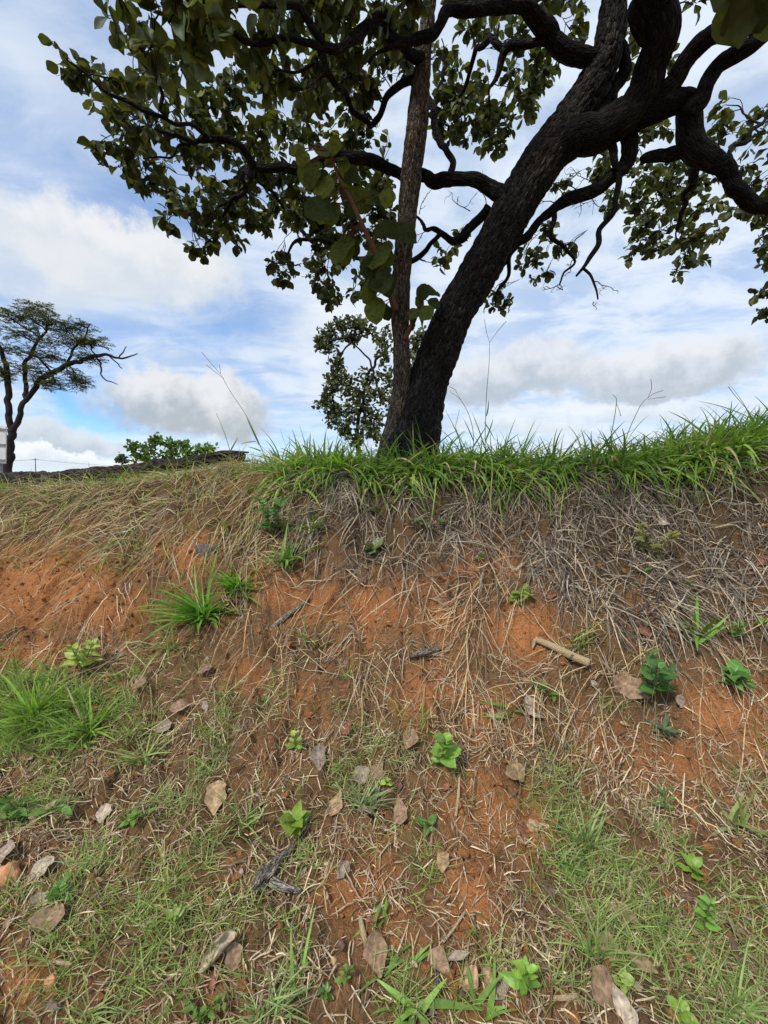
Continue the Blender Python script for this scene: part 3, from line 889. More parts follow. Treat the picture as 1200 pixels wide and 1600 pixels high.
# unseen crown continued above the picture, added to shade the trunk and shoot
for xx in np.arange(-1.5, 3.0, 0.5):
    for yy in np.arange(1.1, 2.3, 0.5):
        CL.append((np.array([xx + 0.15 * r_.normal(), yy + 0.12 * r_.normal(), 5.7 + 0.3 * r_.normal() - 0.12 * abs(xx)]), 0.36, 0.22, 0.14))
CL.sort(key=lambda e: np.sqrt(((SKP - e[0]) ** 2).sum(1)).min())
for bi, (c, rxm, rym, Lm) in enumerate(CL):
    # nearest limb point, counted mostly in the picture's plane so that a branchlet reaches the clump from its own limb
    dd = SKP - c
    dist = np.sqrt((dd ** 2).sum(1)) + 0.25 * (dd[:, 2] > 0.3)
    j = int(np.argmin(dist + 0.04 * r_.random(len(dist))))
    a = SKP[j]
    ln = np.linalg.norm(c - a)
    mid = a * 0.5 + c * 0.5 + r_.normal(size=3) * 0.06 * ln + np.array([0, 0, 0.10 * ln])
    mid2 = a * 0.22 + c * 0.78 + r_.normal(size=3) * 0.05 * ln + np.array([0, 0, 0.08 * ln])
    r0 = min(SKW[j] * 0.6, 0.006 + 0.008 * ln)
    Cb, _ = tw.add([a, mid, mid2, c], [r0, r0 * .7, 0.005, 0.0035], sides=6, step=0.04, wob=0.06, seed=100 + bi)
    SKP = np.concatenate([SKP, Cb[2:-1]])
    SKW = np.concatenate([SKW, np.full(len(Cb[2:-1]), r0)])
    area = math.pi * rxm * rym
    leafA = 0.26 * Lm * Lm
    nl = max(7, int(2.75 * area / leafA))
    nr = max(1, int(round(nl / 5.5)))
    for k in range(nr):
        th, q = r_.uniform(0, 2 * math.pi), math.sqrt(r_.random()) * 0.9
        e = c + np.array([rxm * q * math.cos(th), r_.normal() * 0.3 * (rxm + rym), rym * q * math.sin(th) + 0.25 * Lm])
        i0_ = int(r_.integers(max(0, len(Cb) // 2), len(Cb)))
        a2 = Cb[i0_]
        tdir = unit(e - a2 + 1e-6)
        if np.linalg.norm(e - a2) > 0.03:
            tw.add([a2, (a2 + e) / 2 + np.array([0, 0, 0.02]) + r_.normal(size=3) * 0.015, e], [0.0035, 0.003, 0.0022], sides=5, step=0.05, seed=bi + k)
        m = int(r_.integers(4, 8))
        for q_ in range(m):
            sd_ = rand_unit(1, r_)[0]
            dv = unit(0.9 * sd_ + 0.35 * tdir + np.array([0, 0, -0.45]))
            nv = unit(np.array([0, 0, 0.75]) + 0.75 * rand_unit(1, r_)[0] + np.array([0, -0.35, 0]))
            off = -tdir * 0.045 * r_.random()
            LP.append(e + off + dv * 0.012)
            LD.append(dv)
            LN.append(nv)
            LS.append(Lm * r_.uniform(0.5, 1.08))
            kcol = r_.random()
            ctop = np.array([0.060, 0.088, 0.028]) * (1 - kcol) + np.array([0.14, 0.16, 0.055]) * kcol
            if r_.random() < 0.07:
                ctop = np.array([0.22, 0.24, 0.06])
            LC.append(ctop * r_.uniform(0.5, 1.0))
LP, LD, LN, LS, LC = map(np.array, (LP, LD, LN, LS, LC))
obj('twigs', tw.mesh('twigs'), M_TWIG, tree)['kind'] = 'stuff'
lx, ly = project(LP)
sizepx = LS * F / LP[:, 1]
inview = (lx > 0) & (lx < 1200) & (ly > 0) & (ly < 520)
order = np.argsort(-np.where(inview, sizepx, 0))
pick = np.zeros(len(LP), bool)
pick[order[:270]] = True
LT = [leaf_template('obovate', 6, 2, (0.2, 0.45, 0.1, 0.6)[s], (0.2, 0.55, -0.3, 0.9)[s], (0.03, 0.07, 0.05, 0.09)[s], s) for s in range(4)]
rest = np.nonzero(~pick)[0]
for q_ in range(4):
    rq = rest[q_::4]
    o = obj('crown', leaves_mesh('leaves', LT[q_], LP[rq], LD[rq], LN[rq], LS[rq], LC[rq]), M_LEAF, tree)
    o['kind'] = 'stuff'
LM = []
for s in range(8):
    v, q = LT[s % 4]
    cc = np.array([0.075, 0.10, 0.033]) * (0.75 + 0.12 * s) + np.array([0.012, 0.01, 0.004]) * (s % 3)
    m_ = mesh_np('leaf', v, q, np.repeat(cc[None], len(v), 0))
    m_.materials.append(M_LEAF)
    LM.append(m_)
for n_, i in enumerate(np.nonzero(pick)[0]):
    Xv, Yv, Zv = leaf_frames(LD[i][None], LN[i][None])
    obj('leaf', LM[n_ % 8], None, tree, frame(Xv[0], Yv[0], Zv[0], LP[i], float(LS[i])))

# bare dead twigs hanging under the limbs
tw = Tubes()


def dead_twig(a, d, L, rr, depth=0, R=np.random.default_rng(5)):
    pts = [np.array(a)]
    dd = unit(d)
    k = 4
    for i in range(k):
        dd = unit(dd + 0.35 * R.normal(size=3))
        pts.append(pts[-1] + dd * L / k)
    tw.add(pts, np.linspace(rr, rr * 0.45, k + 1), sides=5, step=0.03, seed=int(R.integers(1000)))
    if depth < 2:
        for i in range(1, k + 1):
            if R.random() < 0.75:
                dead_twig(pts[i], dd + 0.9 * R.normal(size=3), L * R.uniform(0.35, 0.6), rr * 0.6, depth + 1, R)


for (x, y, Y, dx, dz, L) in [(885, 312, 3.55, -.4, .6, .35), (905, 300, 3.5, -.6, .7, .35), (930, 292, 3.45, -.2, .9, .25), (870, 320, 3.58, -.8, .2, .25), (915, 305, 3.5, .4, -.4, .22),
                             (888, 315, 3.55, .6, -.4, .25), (928, 472, 3.3, 0, -1, .05), (926, 440, 3.3, .8, -.5, .16), (893, 408, 3.75, .8, .2, .12), (893, 408, 3.75, .1, -1, .12), (870, 447, 3.8, .8, -.5, .14), (872, 445, 3.8, -1, -.2, .16),
                             (735, 330, 3.7, -.9, .5, .28), (760, 320, 3.66, -.2, .8, .3), (655, 335, 4, .3, .9, .18), (668, 360, 3.95, -.5, -.7, .2), (642, 235, 3.5, -.6, .6, .14), (595, 150, 3.45, -.5, .8, .3),
                             (612, 140, 3.42, -.2, 1, .3), (600, 165, 3.45, -.9, -.2, .22), (690, 60, 3.2, .5, -.6, .2), (770, 130, 3.5, .4, -.5, .22), (450, 400, 4.8, -.3, -.7, .2), (820, 395, 3.7, .3, .6, .25), (1060, 360, 4.2, -.4, .3, .2)]:
    dead_twig(at(x, y, Y), np.array([dx, 0.1, dz]), L, 0.0045)
obj('dead_twigs', tw.mesh('dead_twigs'), M_TWIG, tree)['kind'] = 'stuff'

# young shoot with big soft leaves, growing from the upright stem
SH = [(617, 484, 3.62, 6), (612, 466, 3.56, 5), (600, 428, 3.46, 4.5), (588, 398, 3.4, 4.2), (574, 368, 3.34, 3.8), (560, 338, 3.28, 3.2), (546, 308, 3.24, 2.8), (533, 285, 3.2, 2.4), (522, 258, 3.18, 2.0), (515, 236, 3.16, 1.5)]
SHP, SHR = px_line(SH)
t = Tubes()
SC, _ = t.add(SHP, SHR, sides=12, step=0.02, rough=0.06, seed=300)
SH2 = [(632, 530, 3.66, 4), (645, 505, 3.6, 3.5), (655, 480, 3.56, 3), (663, 462, 3.54, 2)]
SP2, SR2 = px_line(SH2)
SC2, _ = t.add(SP2, SR2, sides=10, step=0.02, rough=0.06, seed=301)
SAll = np.concatenate([SC, SC2])
BIG = [(478, 232, 447, 238), (478, 236, 466, 262), (485, 225, 500, 238), (512, 245, 505, 215), (520, 244, 527, 205), (520, 248, 548, 250), (510, 248, 520, 262), (498, 270, 478, 295), (498, 272, 508, 305), (505, 262, 485, 250),
       (528, 265, 515, 288), (530, 262, 565, 285), (535, 280, 548, 295), (518, 315, 492, 330), (520, 320, 516, 356), (522, 318, 538, 335), (558, 308, 582, 322), (568, 308, 605, 312), (545, 300, 570, 318), (548, 372, 515, 412),
       (535, 372, 562, 404), (600, 345, 622, 376), (598, 348, 582, 375), (590, 300, 600, 330), (580, 402, 572, 442), (592, 430, 600, 458), (590, 452, 562, 474), (600, 478, 576, 500), (604, 475, 606, 505), (585, 440, 570, 455), (612, 392, 600, 420),
       (660, 462, 650, 486), (662, 460, 688, 450), (668, 470, 692, 480), (660, 478, 672, 500), (652, 488, 668, 520), (648, 495, 640, 520), (655, 470, 668, 438), (640, 500, 655, 478)]
_r = np.random.default_rng(5)
BIG += [(a_ + _r.normal() * 13, b_ + _r.normal() * 12, a_ + (c_ - a_) * .9 + _r.normal() * 15, b_ + (d_ - b_) * .9 + abs(_r.normal()) * 12) for a_, b_, c_, d_ in BIG if b_ > 250 and a_ < 640]
BM = []
for s in range(6):
    v, q = leaf_template('round' if s % 2 else 'obovate', 8, 3, 0.18, 0.22, 0.05, 50 + s)
    v = v.copy()
    if s % 2 == 0:
        v[:, 0] *= 1.2
    cc = [np.array([0.11, 0.135, 0.025]), np.array([0.15, 0.175, 0.03]), np.array([0.045, 0.06, 0.017])][s % 3]
    m_ = mesh_np('shoot_leaf', v, q, np.repeat(cc[None], len(v), 0))
    m_.materials.append(M_SHOOT)
    BM.append(m_)
r_ = np.random.default_rng(77)
bigl = []
for i, (bx, by, tx, ty) in enumerate(BIG):
    Yb = 3.2 + 0.35 * (by - 230) / 270 - 0.02 + r_.normal() * 0.05
    a = at(bx, by, Yb)
    b = at(tx, ty, Yb + r_.normal() * 0.09)
    dv = b - a
    L = np.linalg.norm(dv) * 0.86
    nv = unit(np.array([0, -0.9, 0.35]) + 0.5 * rand_unit(1, r_)[0])
    nv = np.where(np.abs(np.dot(unit(dv), nv)) > 0.9, np.array([0.8, -0.5, 0.2]), nv)
    Xv, Yv, Zv = leaf_frames(dv[None], nv[None])
    bigl.append((BM[i % 6] if by < 320 else BM[(2, 5, 0, 3)[i % 4]], frame(Xv[0], Yv[0], Zv[0], a, L)))  # upper leaves coloured brighter as if sunlit, lower ones kept to darker tones
    j = int(np.argmin(((SAll - a) ** 2).sum(1)))
    if np.linalg.norm(SAll[j] - a) > 0.01:
        t.add([SAll[j], (SAll[j] + a) / 2 + np.array([0, 0, .012]), a], [.005, .004, .0035], sides=6, step=0.03, seed=i)
sh = obj('shoot', t.mesh('shoot'), M_SHOOTBARK, tree)
sh['label'] = 'reddish young shoot with large soft leaves'
sh_leaf_parent = sh
for m_, M in bigl:
    o = bpy.data.objects.new('shoot_leaf', m_)
    col.objects.link(o)
    o.parent = sh
    o.matrix_basis = M      # the shoot mesh already lives in world coordinates under its own offset
# one near spray of leaves at the upper right
NEAR = [(1165, -35, 1125, 55), (1160, -30, 1150, 62), (1175, -30, 1190, 45), (1190, -20, 1235, 40), (1150, -40, 1112, 20)]
t = Tubes()
Pn = [at(1175, -35, 1.9), at(1230, -120, 1.9), at(1290, -60, 2.6), at(1270, 20, 2.7)]
t.add(Pn, [.004, .006, .008, .01], sides=8, step=0.04, seed=9)
nt = obj('limb', t.mesh('limb'), M_TWIG, tree)
for i, (bx, by, tx, ty) in enumerate(NEAR):
    a, b = at(bx, by, 1.9), at(tx, ty, 1.9 * (770.0 - by) / (770.0 - ty) * 0.96)
    Xv, Yv, Zv = leaf_frames((b - a)[None], unit(np.array([0.15 * (i - 2), -0.1, 1.0]))[None])
    o = obj('leaf', LM[i % 2], None, tree, frame(Xv[0] * 1.3, Yv[0], Zv[0], a, float(np.linalg.norm(b - a))))


# ------------------------------------------------------------------ other trees
def simple_tree(name, label, base, trunks, blobs, Y, leaf, colr, n_per, kind='obovate', spread=0.8, r_seed=3, barkm=M_TWIG, feather=False, up=0.3):
    loc = at(*base, Y)
    loc[2] = float(H(loc[0], loc[1])) - 0.05
    root = empty(name, loc)
    tag(root, label, 'tree')
    R = np.random.default_rng(r_seed)
    t = Tubes()
    sk = []
    for i, tr in enumerate(trunks):
        P, Rr = px_line([(a, b, Y + (c if len(q) else 0), q[0]) for a, b, c, *q in tr])
        Rr = Rr * 0.66
        if i == 0:
            P = np.concatenate([[[P[0][0], P[0][1], loc[2] - 0.1]], P])
            Rr = np.concatenate([[Rr[0] * 1.15], Rr])
        C, _ = t.add(P, Rr, sides=14, step=0.06, rough=0.1, seed=r_seed + i, wob=0.08, knob=0.05)
        sk.append(C)
    sk = np.concatenate(sk)
    tw = Tubes()
    A, Dv, N, S, Cc = [], [], [], [], []
    for (px, py, rx, ry) in blobs:
        c = at(px, py, Y + R.normal() * 0.25 * rx * Y / F)
        j = int(np.argmin(((sk - c) ** 2).sum(1)))
        mid = (sk[j] + c) / 2 + R.normal(size=3) * 0.05 + np.array([0, 0, -0.03])
        Cb, _ = tw.add([sk[j], mid, c], [.022, .015, .008], sides=6, step=0.08, wob=0.1, seed=int(R.integers(999)))
        s = Y / F
        for k in range(n_per):
            q = rand_unit(1, R)[0] * R.random() ** 0.4
            e = c + q * np.array([rx * s, 0.5 * (rx + ry) * s, ry * s])
            a2 = Cb[int(R.integers(len(Cb) // 3, len(Cb)))]
            if k % 3 == 0:
                tw.add([a2, (a2 + e) / 2 + R.normal(size=3) * 0.03, e], [.008, .006, .004], sides=4, step=0.12)
            if feather:
                d0 = unit(np.array([q[0], q[1], 0]) + 0.5 * R.normal(size=3) * np.array([1, 1, .4]) + np.array([0, 0, 0.05]))
                for side in (-1, 1):
                    pv = unit(np.cross(d0, [0, 0, 1])) * side
                    for w in range(9):
                        A.append(e + d0 * (w * 0.030) + np.array([0, 0, -0.004 * w * w * 0.2]))
                        Dv.append(unit(pv + d0 * 0.45 + 0.15 * R.normal(size=3)))
                        N.append(unit(np.array([0, 0, 1]) + 0.35 * R.normal(size=3)))
                        S.append(leaf * R.uniform(.8, 1.2))
                        Cc.append(colr * R.uniform(.7, 1.3) + np.array([.02, .012, 0]) * R.random())
            else:
                for w in range(5):
                    A.append(e + R.normal(size=3) * leaf * 0.4)
                    Dv.append(unit(R.normal(size=3) + np.array([0, 0, up])))
                    N.append(unit(R.normal(size=3) * 0.7 + np.array([0, -.2, 0.8])))
                    S.append(leaf * R.uniform(.7, 1.2))
                    Cc.append(colr * R.uniform(.65, 1.35))
    obj('trunk', t.mesh('trunk'), barkm, root)
    obj('branches', tw.mesh('branches'), barkm, root)['kind'] = 'stuff'
    cr = leaves_mesh('crown', leaf_template(kind, 3, 1, 0.2, 0.2), np.array(A), np.array(Dv), np.array(N), np.array(S), np.array(Cc))
    obj('crown', cr, M_FAR, root)['kind'] = 'stuff'
    return root


simple_tree('small_leafy_tree', 'slim leafy tree behind the forked trunk, partly hidden by it', (560, 745),
            [[(560, 720, 0, 5), (558, 680, 0, 4.5), (564, 640, 0, 4.2), (572, 600, 0, 4)], [(572, 600, 0, 3.5), (580, 575, .1, 3), (592, 560, .1, 3), (612, 540, .2, 2)],
             [(574, 605, 0, 3), (582, 585, -.1, 2.5), (577, 562, -.1, 2.3), (565, 548, -.1, 2), (555, 540, -.2, 1.6), (545, 525, -.2, 1)], [(565, 640, 0, 3), (545, 645, .1, 2), (520, 640, .1, 1.2)],
             [(568, 620, 0, 2.5), (600, 610, .1, 2), (640, 560, .2, 1.2)]],
            [(508, 520, 12, 14), (512, 540, 12, 12), (530, 512, 18, 12), (553, 505, 18, 10), (572, 512, 14, 12), (548, 528, 14, 10), (598, 528, 16, 14), (600, 555, 14, 14), (525, 565, 12, 14), (520, 590, 14, 14), (540, 590, 16, 14), (545, 610, 16, 14),
             (575, 590, 16, 16), (585, 612, 18, 16), (605, 620, 14, 20), (506, 632, 12, 12), (525, 640, 16, 12), (520, 655, 14, 12), (538, 670, 10, 12), (550, 645, 16, 14), (572, 645, 16, 16), (590, 655, 14, 14), (560, 620, 16, 14), (572, 670, 12, 8), (604, 590, 12, 16), (648, 545, 12, 18), (655, 528, 10, 10), (640, 575, 10, 14), (556, 690, 14, 9), (585, 682, 12, 9), (515, 610, 12, 12), (500, 535, 10, 10)],
            9.0, 0.105, np.array([0.115, 0.135, 0.055]), 22, 'obovate', r_seed=31)
simple_tree('flat_crowned_tree', 'flat-crowned feathery tree at the left edge above the fallen log', (12, 752),
            [[(12, 745, 0, 9), (16, 700, 0, 8.5), (20, 672, 0, 8)], [(20, 675, 0, 6.5), (14, 645, 0, 6), (11, 610, 0, 6), (8, 575, .1, 5.5), (0, 545, .2, 4), (-15, 515, .3, 2.5)],
             [(20, 675, 0, 6), (30, 652, 0, 5.5), (40, 628, 0, 5.5), (60, 600, 0, 5.5), (82, 583, 0, 5.5), (105, 570, -.1, 5), (130, 562, -.1, 4.5), (150, 556, -.1, 4), (170, 555, -.1, 3), (186, 560, -.1, 2.2), (200, 558, 0, 1.8), (216, 552, 0, 1)],
             [(41, 626, 0, 4.5), (39, 600, .1, 4.5), (40, 570, .2, 4), (55, 540, .3, 3), (75, 520, .4, 2)], [(105, 570, 0, 3), (115, 545, 0, 2.5), (130, 530, 0, 2), (140, 505, 0, 1.4)], [(150, 557, 0, 2), (158, 575, 0, 1.8), (160, 590, -.1, 1.5), (172, 595, -.1, 1.2), (184, 600, -.1, .8)],
             [(170, 555, 0, 1.6), (180, 565, 0, 1.4), (192, 575, 0, 1)], [(186, 558, 0, 1.5), (194, 548, 0, 1.2), (197, 540, 0, .8)], [(10, 590, 0, 4), (-15, 560, 0, 3), (-50, 535, 0, 2)], [(82, 583, 0, 2.5), (60, 560, -.2, 2), (30, 545, -.3, 1.4)]],
            [(10, 490, 30, 9), (45, 492, 26, 8), (75, 500, 24, 9), (100, 508, 22, 9), (125, 512, 18, 9), (20, 515, 36, 11), (60, 522, 34, 11), (95, 532, 30, 11), (128, 532, 20, 10), (150, 535, 16, 7), (10, 545, 34, 13), (50, 553, 34, 12), (80, 555, 24, 12),
             (30, 575, 30, 11), (65, 580, 24, 12), (85, 600, 12, 10), (70, 595, 16, 10), (118, 588, 13, 12), (125, 600, 8, 8), (5, 585, 14, 10), (60, 480, 20, 6), (-30, 500, 40, 16), (-70, 520, 40, 18), (-40, 550, 40, 18), (-90, 550, 36, 14), (140, 560, 14, 7)],
            12.0, 0.088, np.array([0.115, 0.135, 0.042]), 44, 'lance', r_seed=41, feather=True)
simple_tree('green_bush_tree', 'low bright green bushy tree behind the raised end of the log', (265, 745),
            [[(268, 735, 0, 3), (268, 722, 0, 2.5)], [(268, 722, 0, 2), (245, 708, 0, 1.4), (225, 700, 0, 1)], [(268, 722, 0, 2), (272, 704, 0, 1.4), (280, 692, 0, 1)], [(268, 722, 0, 2), (300, 710, 0, 1.4), (325, 704, 0, 1)]],
            [(208, 700, 9, 8), (216, 714, 11, 8), (232, 695, 13, 8), (244, 688, 8, 4), (240, 712, 15, 9), (262, 694, 13, 6), (268, 710, 15, 9), (288, 696, 11, 6), (293, 712, 13, 8), (312, 702, 11, 6), (330, 703, 6, 6), (318, 714, 9, 7), (255, 722, 18, 7), (300, 722, 14, 6)],
            14.0, 0.15, np.array([0.22, 0.34, 0.06]), 17, 'obovate', r_seed=51)
simple_tree('tiny_far_tree', 'tiny dark tree far off between the log and the green bush', (190, 745),
            [[(190, 735, 0, .9), (190, 722, 0, .8)]], [(187, 718, 4, 3), (193, 720, 3, 3), (190, 714, 3, 2.5)], 30.0, 0.22, np.array([0.07, 0.11, 0.05]), 12, 'obovate', r_seed=61)

# ------------------------------------------------------------------ fallen log
LOGL = [(-120, 764, 5.2, 14), (-40, 760, 5.0, 14), (30, 754, 4.8, 13.5), (110, 749, 4.65, 12.5), (190, 741, 4.5, 12), (250, 733, 4.4, 11.5), (310, 725, 4.3, 11), (350, 719, 4.25, 11), (383, 716, 4.2, 8)]
P, R = px_line(LOGL)
P[:, 2] = np.maximum(P[:, 2] + 0.02, H(P[:, 0], P[:, 1]) + 0.75 * R)
logo = empty('fallen_log', (float(P[4][0]), float(P[4][1]), float(H(P[4][0], P[4][1]))))
tag(logo, 'long charred fallen log lying on the left crest of the bank', 'log')
t = Tubes()
LCc, LRr = t.add(P, R, sides=60, step=0.014, rough=0.07, bark=0.016, seed=400, wob=0.04, knob=0.1)
obj('trunk', t.mesh('trunk'), M_LOG, logo)
t = Tubes()
t.add([P[-3] + [0, -.04, .02], P[-2] + [0, -.05, .05], P[-1] + [.05, -.03, .04]], [.03, .035, .008], sides=12, step=.02, rough=.3, seed=5)
t.add([P[-2] + [0, 0, -.02], P[-1] + [.06, 0, -.05]], [.035, .006], sides=10, step=.02, rough=.3, seed=6)
obj('broken_end', t.mesh('broken_end'), M_LOG, logo)

# ------------------------------------------------------------------ sign and power line
def box_mesh(name, c, sx, sy, sz, rot=None):
    v = np.array([[x, y, z] for x in (-.5, .5) for y in (-.5, .5) for z in (-.5, .5)]) * [sx, sy, sz]
    if rot is not None:
        v = v @ np.array(rot.to_matrix()).T
    v = v + np.array(c)
    q = [[0, 1, 3, 2], [4, 6, 7, 5], [0, 4, 5, 1], [2, 3, 7, 6], [0, 2, 6, 4], [1, 5, 7, 3]]
    return mesh_np(name, v, np.array(q), None, False)


Ys = 8.0
sc_ = Ys / F
bl = at(-30, 720, Ys)
bl[2] = float(H(bl[0], bl[1]))
sg = empty('sign_board', bl)
tag(sg, 'tilted white sign board cut off by the left picture edge', 'sign')
rot = Quaternion((0, 1, 0), math.radians(4)) @ Quaternion((0, 0, 1), math.radians(12))
ctr = at(-33, 692, Ys)
obj('board', box_mesh('board', ctr, 72 * sc_, 0.03, 58 * sc_, rot), M_WHITE, sg)
for k in (-1, 0, 1):
    cc = ctr + np.array(rot @ Vector((0, -0.028, k * 24 * sc_)))
    obj('rail', box_mesh('rail', cc, 72.5 * sc_, 0.02, 0.035, rot), M_METAL, sg)
for k in (-1, 1):
    px_ = ctr + np.array(rot @ Vector((k * 24 * sc_, 0.05, 0)))
    top = px_[2] + 20 * sc_
    obj('post', box_mesh('post', (px_[0], px_[1], (top + bl[2] - .3) / 2), 0.06, 0.06, top - bl[2] + .3), M_METAL, sg)

poles = []
for i, (px, ptop, Y) in enumerate([(-140, 706, 110.0), (55, 716, 140.0), (330, 730, 190.0)]):
    a = at(px, ptop, Y)
    z0 = float(H(a[0], a[1]))
    pl = empty('utility_pole', (a[0], a[1], z0))
    tag(pl, ['far utility pole beyond the left picture edge', 'tiny far utility pole with crossarm seen under the flat-crowned tree', 'tiny far utility pole hidden behind the crest near the log end'][i], 'pole', 'far utility poles')
    t = Tubes()
    t.add([[a[0], a[1], z0 - .5], [a[0], a[1], a[2]]], [.16, .11], sides=8, step=1.0)
    obj('pole', t.mesh('pole'), M_TWIG, pl)
    obj('crossarm', box_mesh('crossarm', (a[0], a[1], a[2] - .5), 2.4, .14, .16), M_TWIG, pl)
    poles.append(a)
wr = empty('power_line', (poles[1][0], poles[1][1], float(poles[1][2])))
tag(wr, 'thin dark overhead wires low above the far left horizon', 'wires')
for dx in (-1.1, 0, 1.1):
    t = Tubes()
    for a, b in zip(poles[:-1], poles[1:]):
        s = np.linspace(0, 1, 14)[:, None]
        pts = a * (1 - s) + b * s + np.array([dx, 0, -0.4])
        pts[:, 2] -= 1.2 * 4 * (s[:, 0] * (1 - s[:, 0]))
        t.add(pts, np.full(14, .014), sides=5, step=3.0)
    obj('wire', t.mesh('wire'), M_TWIG, wr)

#PART2
# ------------------------------------------------------------------ grass blades
def blades(name, P, D, L, W, droop, col_, segs=6, side=None, clamp=0.004, kind_pow=0.7, fold=0.0, seed=0, wig=0.0, face=None):
    """ribbons growing from P along D that bend under gravity and never sink into the soil"""
    R = np.random.default_rng(seed)
    n = len(P)
    s = np.linspace(0, 1, segs + 1)[None, :, None]
    L_ = L[:, None, None]
    lat = np.cross(D, np.array([0, 0, 1.0]))
    lat = unit(lat + 1e-4 * R.normal(size=(n, 3)))
    sd = (R.normal(size=n) * 0.18 if side is None else side)[:, None, None]
    C = P[:, None, :] + L_ * (s * D[:, None, :] + s ** 2 * (np.array([0, 0, -1.0]) * droop[:, None, None] + lat[:, None, :] * sd))
    if wig:
        ph = R.uniform(0, 6.3, (n, 1, 3))
        C = C + wig * L_ * s * np.sin(s * R.uniform(3, 9, (n, 1, 3)) + ph)
    if clamp is not None:
        hh = H(C[..., 0], C[..., 1]) + (clamp if np.isscalar(clamp) else clamp[:, None])
        C[..., 2] = np.maximum(C[..., 2], hh)
    T = unit(np.gradient(C, axis=1))
    f = unit(R.normal(size=(n, 3)) * 0.5 + np.array([0, -0.3, 1.0])) if face is None else face
    X = unit(np.cross(T, f[:, None, :]))
    tt = s[..., 0]
    w = W[:, None] * np.minimum(1, 0.55 + tt * 2.0) * np.maximum(1 - tt, 0.02) ** kind_pow
    if fold:
        Nn = np.cross(X, T)
        A = C - X * w[..., None] + Nn * (w * fold)[..., None]
        B = C + X * w[..., None] + Nn * (w * fold)[..., None]
        Vv = np.stack([A, C, B], 2)
        k = 3
    else:
        Vv = np.stack([C - X * w[..., None], C + X * w[..., None]], 2)
        k = 2
    m = (segs + 1) * k
    i = (np.arange(segs)[:, None] * k + np.arange(k - 1)[None, :]).ravel()
    Q1 = np.stack([i, i + 1, i + k + 1, i + k], -1)
    Qa = (Q1[None] + (np.arange(n) * m)[:, None, None]).reshape(-1, 4)
    return mesh_np(name, Vv.reshape(-1, 3), Qa, np.repeat(col_[:, None, :], m, 1).reshape(-1, 3))


def scatter(n, x0, x1, y0, y1, dens, seed):
    """random spots on the bank, kept with probability dens(px, py, x, y)"""
    R = np.random.default_rng(seed)
    x, y = R.uniform(x0, x1, n), R.uniform(y0, y1, n)
    z = H(x, y)
    px, py = project(np.stack([x, y, z], -1))
    ok = R.random(n) < dens(px, py, x, y)
    return np.stack([x, y, z], -1)[ok], px[ok], py[ok], R


def pal(R, n, cols, w=None, jit=0.15):
    cols = np.array(cols)
    k = R.choice(len(cols), n, p=w)
    c = cols[k] * (1 + jit * R.normal(size=(n, 1)))
    return np.clip(c * (1 + 0.02 * R.normal(size=(n, 3))), 0.005, 1)


def crest_t(x, y):
    return (y - 1.05) / (np.interp(x, CX, CY) - 1.05)


# --- lush green grass on the crest, right of the bank's notch
def d_crest(px, py, x, y):
    t = crest_t(x, y)
    edge = np.interp(px, [425, 450, 520, 1300], [0, .5, 1, 1])
    lo = 0.925 + 0.05 * (vn2(x * 3.1, x * 0, 71) - 0.5)
    return edge * sstep(t, lo, lo + 0.03) * (1 - sstep(t, 1.30, 1.6)) * (0.35 + 0.65 * (vn2(x * 6, y * 6, 72) > 0.32))


P0, px0, py0, R = scatter(2400, -1.1, 3.9, 2.6, 4.6, d_crest, 101)
nb = R.integers(6, 14, len(P0))
idx = np.repeat(np.arange(len(P0)), nb)
P = P0[idx] + R.normal(size=(len(idx), 3)) * [.03, .03, 0]
P[:, 2] = H(P[:, 0], P[:, 1]) - 0.005
n = len(P)
tt = crest_t(P[:, 0], P[:, 1])
out_ = np.stack([R.normal(size=n) * 0.7, R.normal(size=n) * 0.45 - 0.30 - 0.45 * (tt < 1.03), np.full(n, 0.8)], -1)
D_ = unit(out_)
Lb = R.uniform(0.16, 0.56, n) * (1 + 0.35 * (vn2(P[:, 0] * 4, P[:, 1] * 4, 77) - 0.5)) * (1 + 0.25 * (R.random(n) < 0.12)) * np.where(tt < 1.0, 0.9, 1.0)
Wb = R.uniform(0.006, 0.0165, n)
dr = R.uniform(0.15, 0.85, n) + 0.35 * (tt < 1.0)
cc = pal(R, n, [(0.18, 0.30, 0.05), (0.24, 0.37, 0.065), (0.12, 0.21, 0.045), (0.33, 0.43, 0.09), (0.50, 0.42, 0.2)], [.30, .28, .22, .11, .09])
o = obj('crest_grass', blades('crest_grass', P, D_, Lb, Wb, dr, cc, 8, fold=0.35, seed=1), M_GRASS)
tag(o, 'lush bright green grass fringe hanging over the crest of the bank', 'grass', kind='stuff')


# --- sparser grass on the crest at the left, round the log
def d_left(px, py, x, y):
    t = crest_t(x, y)
    return (px < 440) * np.maximum(sstep(t, 0.86, 0.98), 0.22 * sstep(t, 0.6, 0.75)) * (1 - sstep(t, 1.5, 2.2)) * (0.25 + 0.75 * (vn2(x * 4, y * 4, 73) > 0.45))


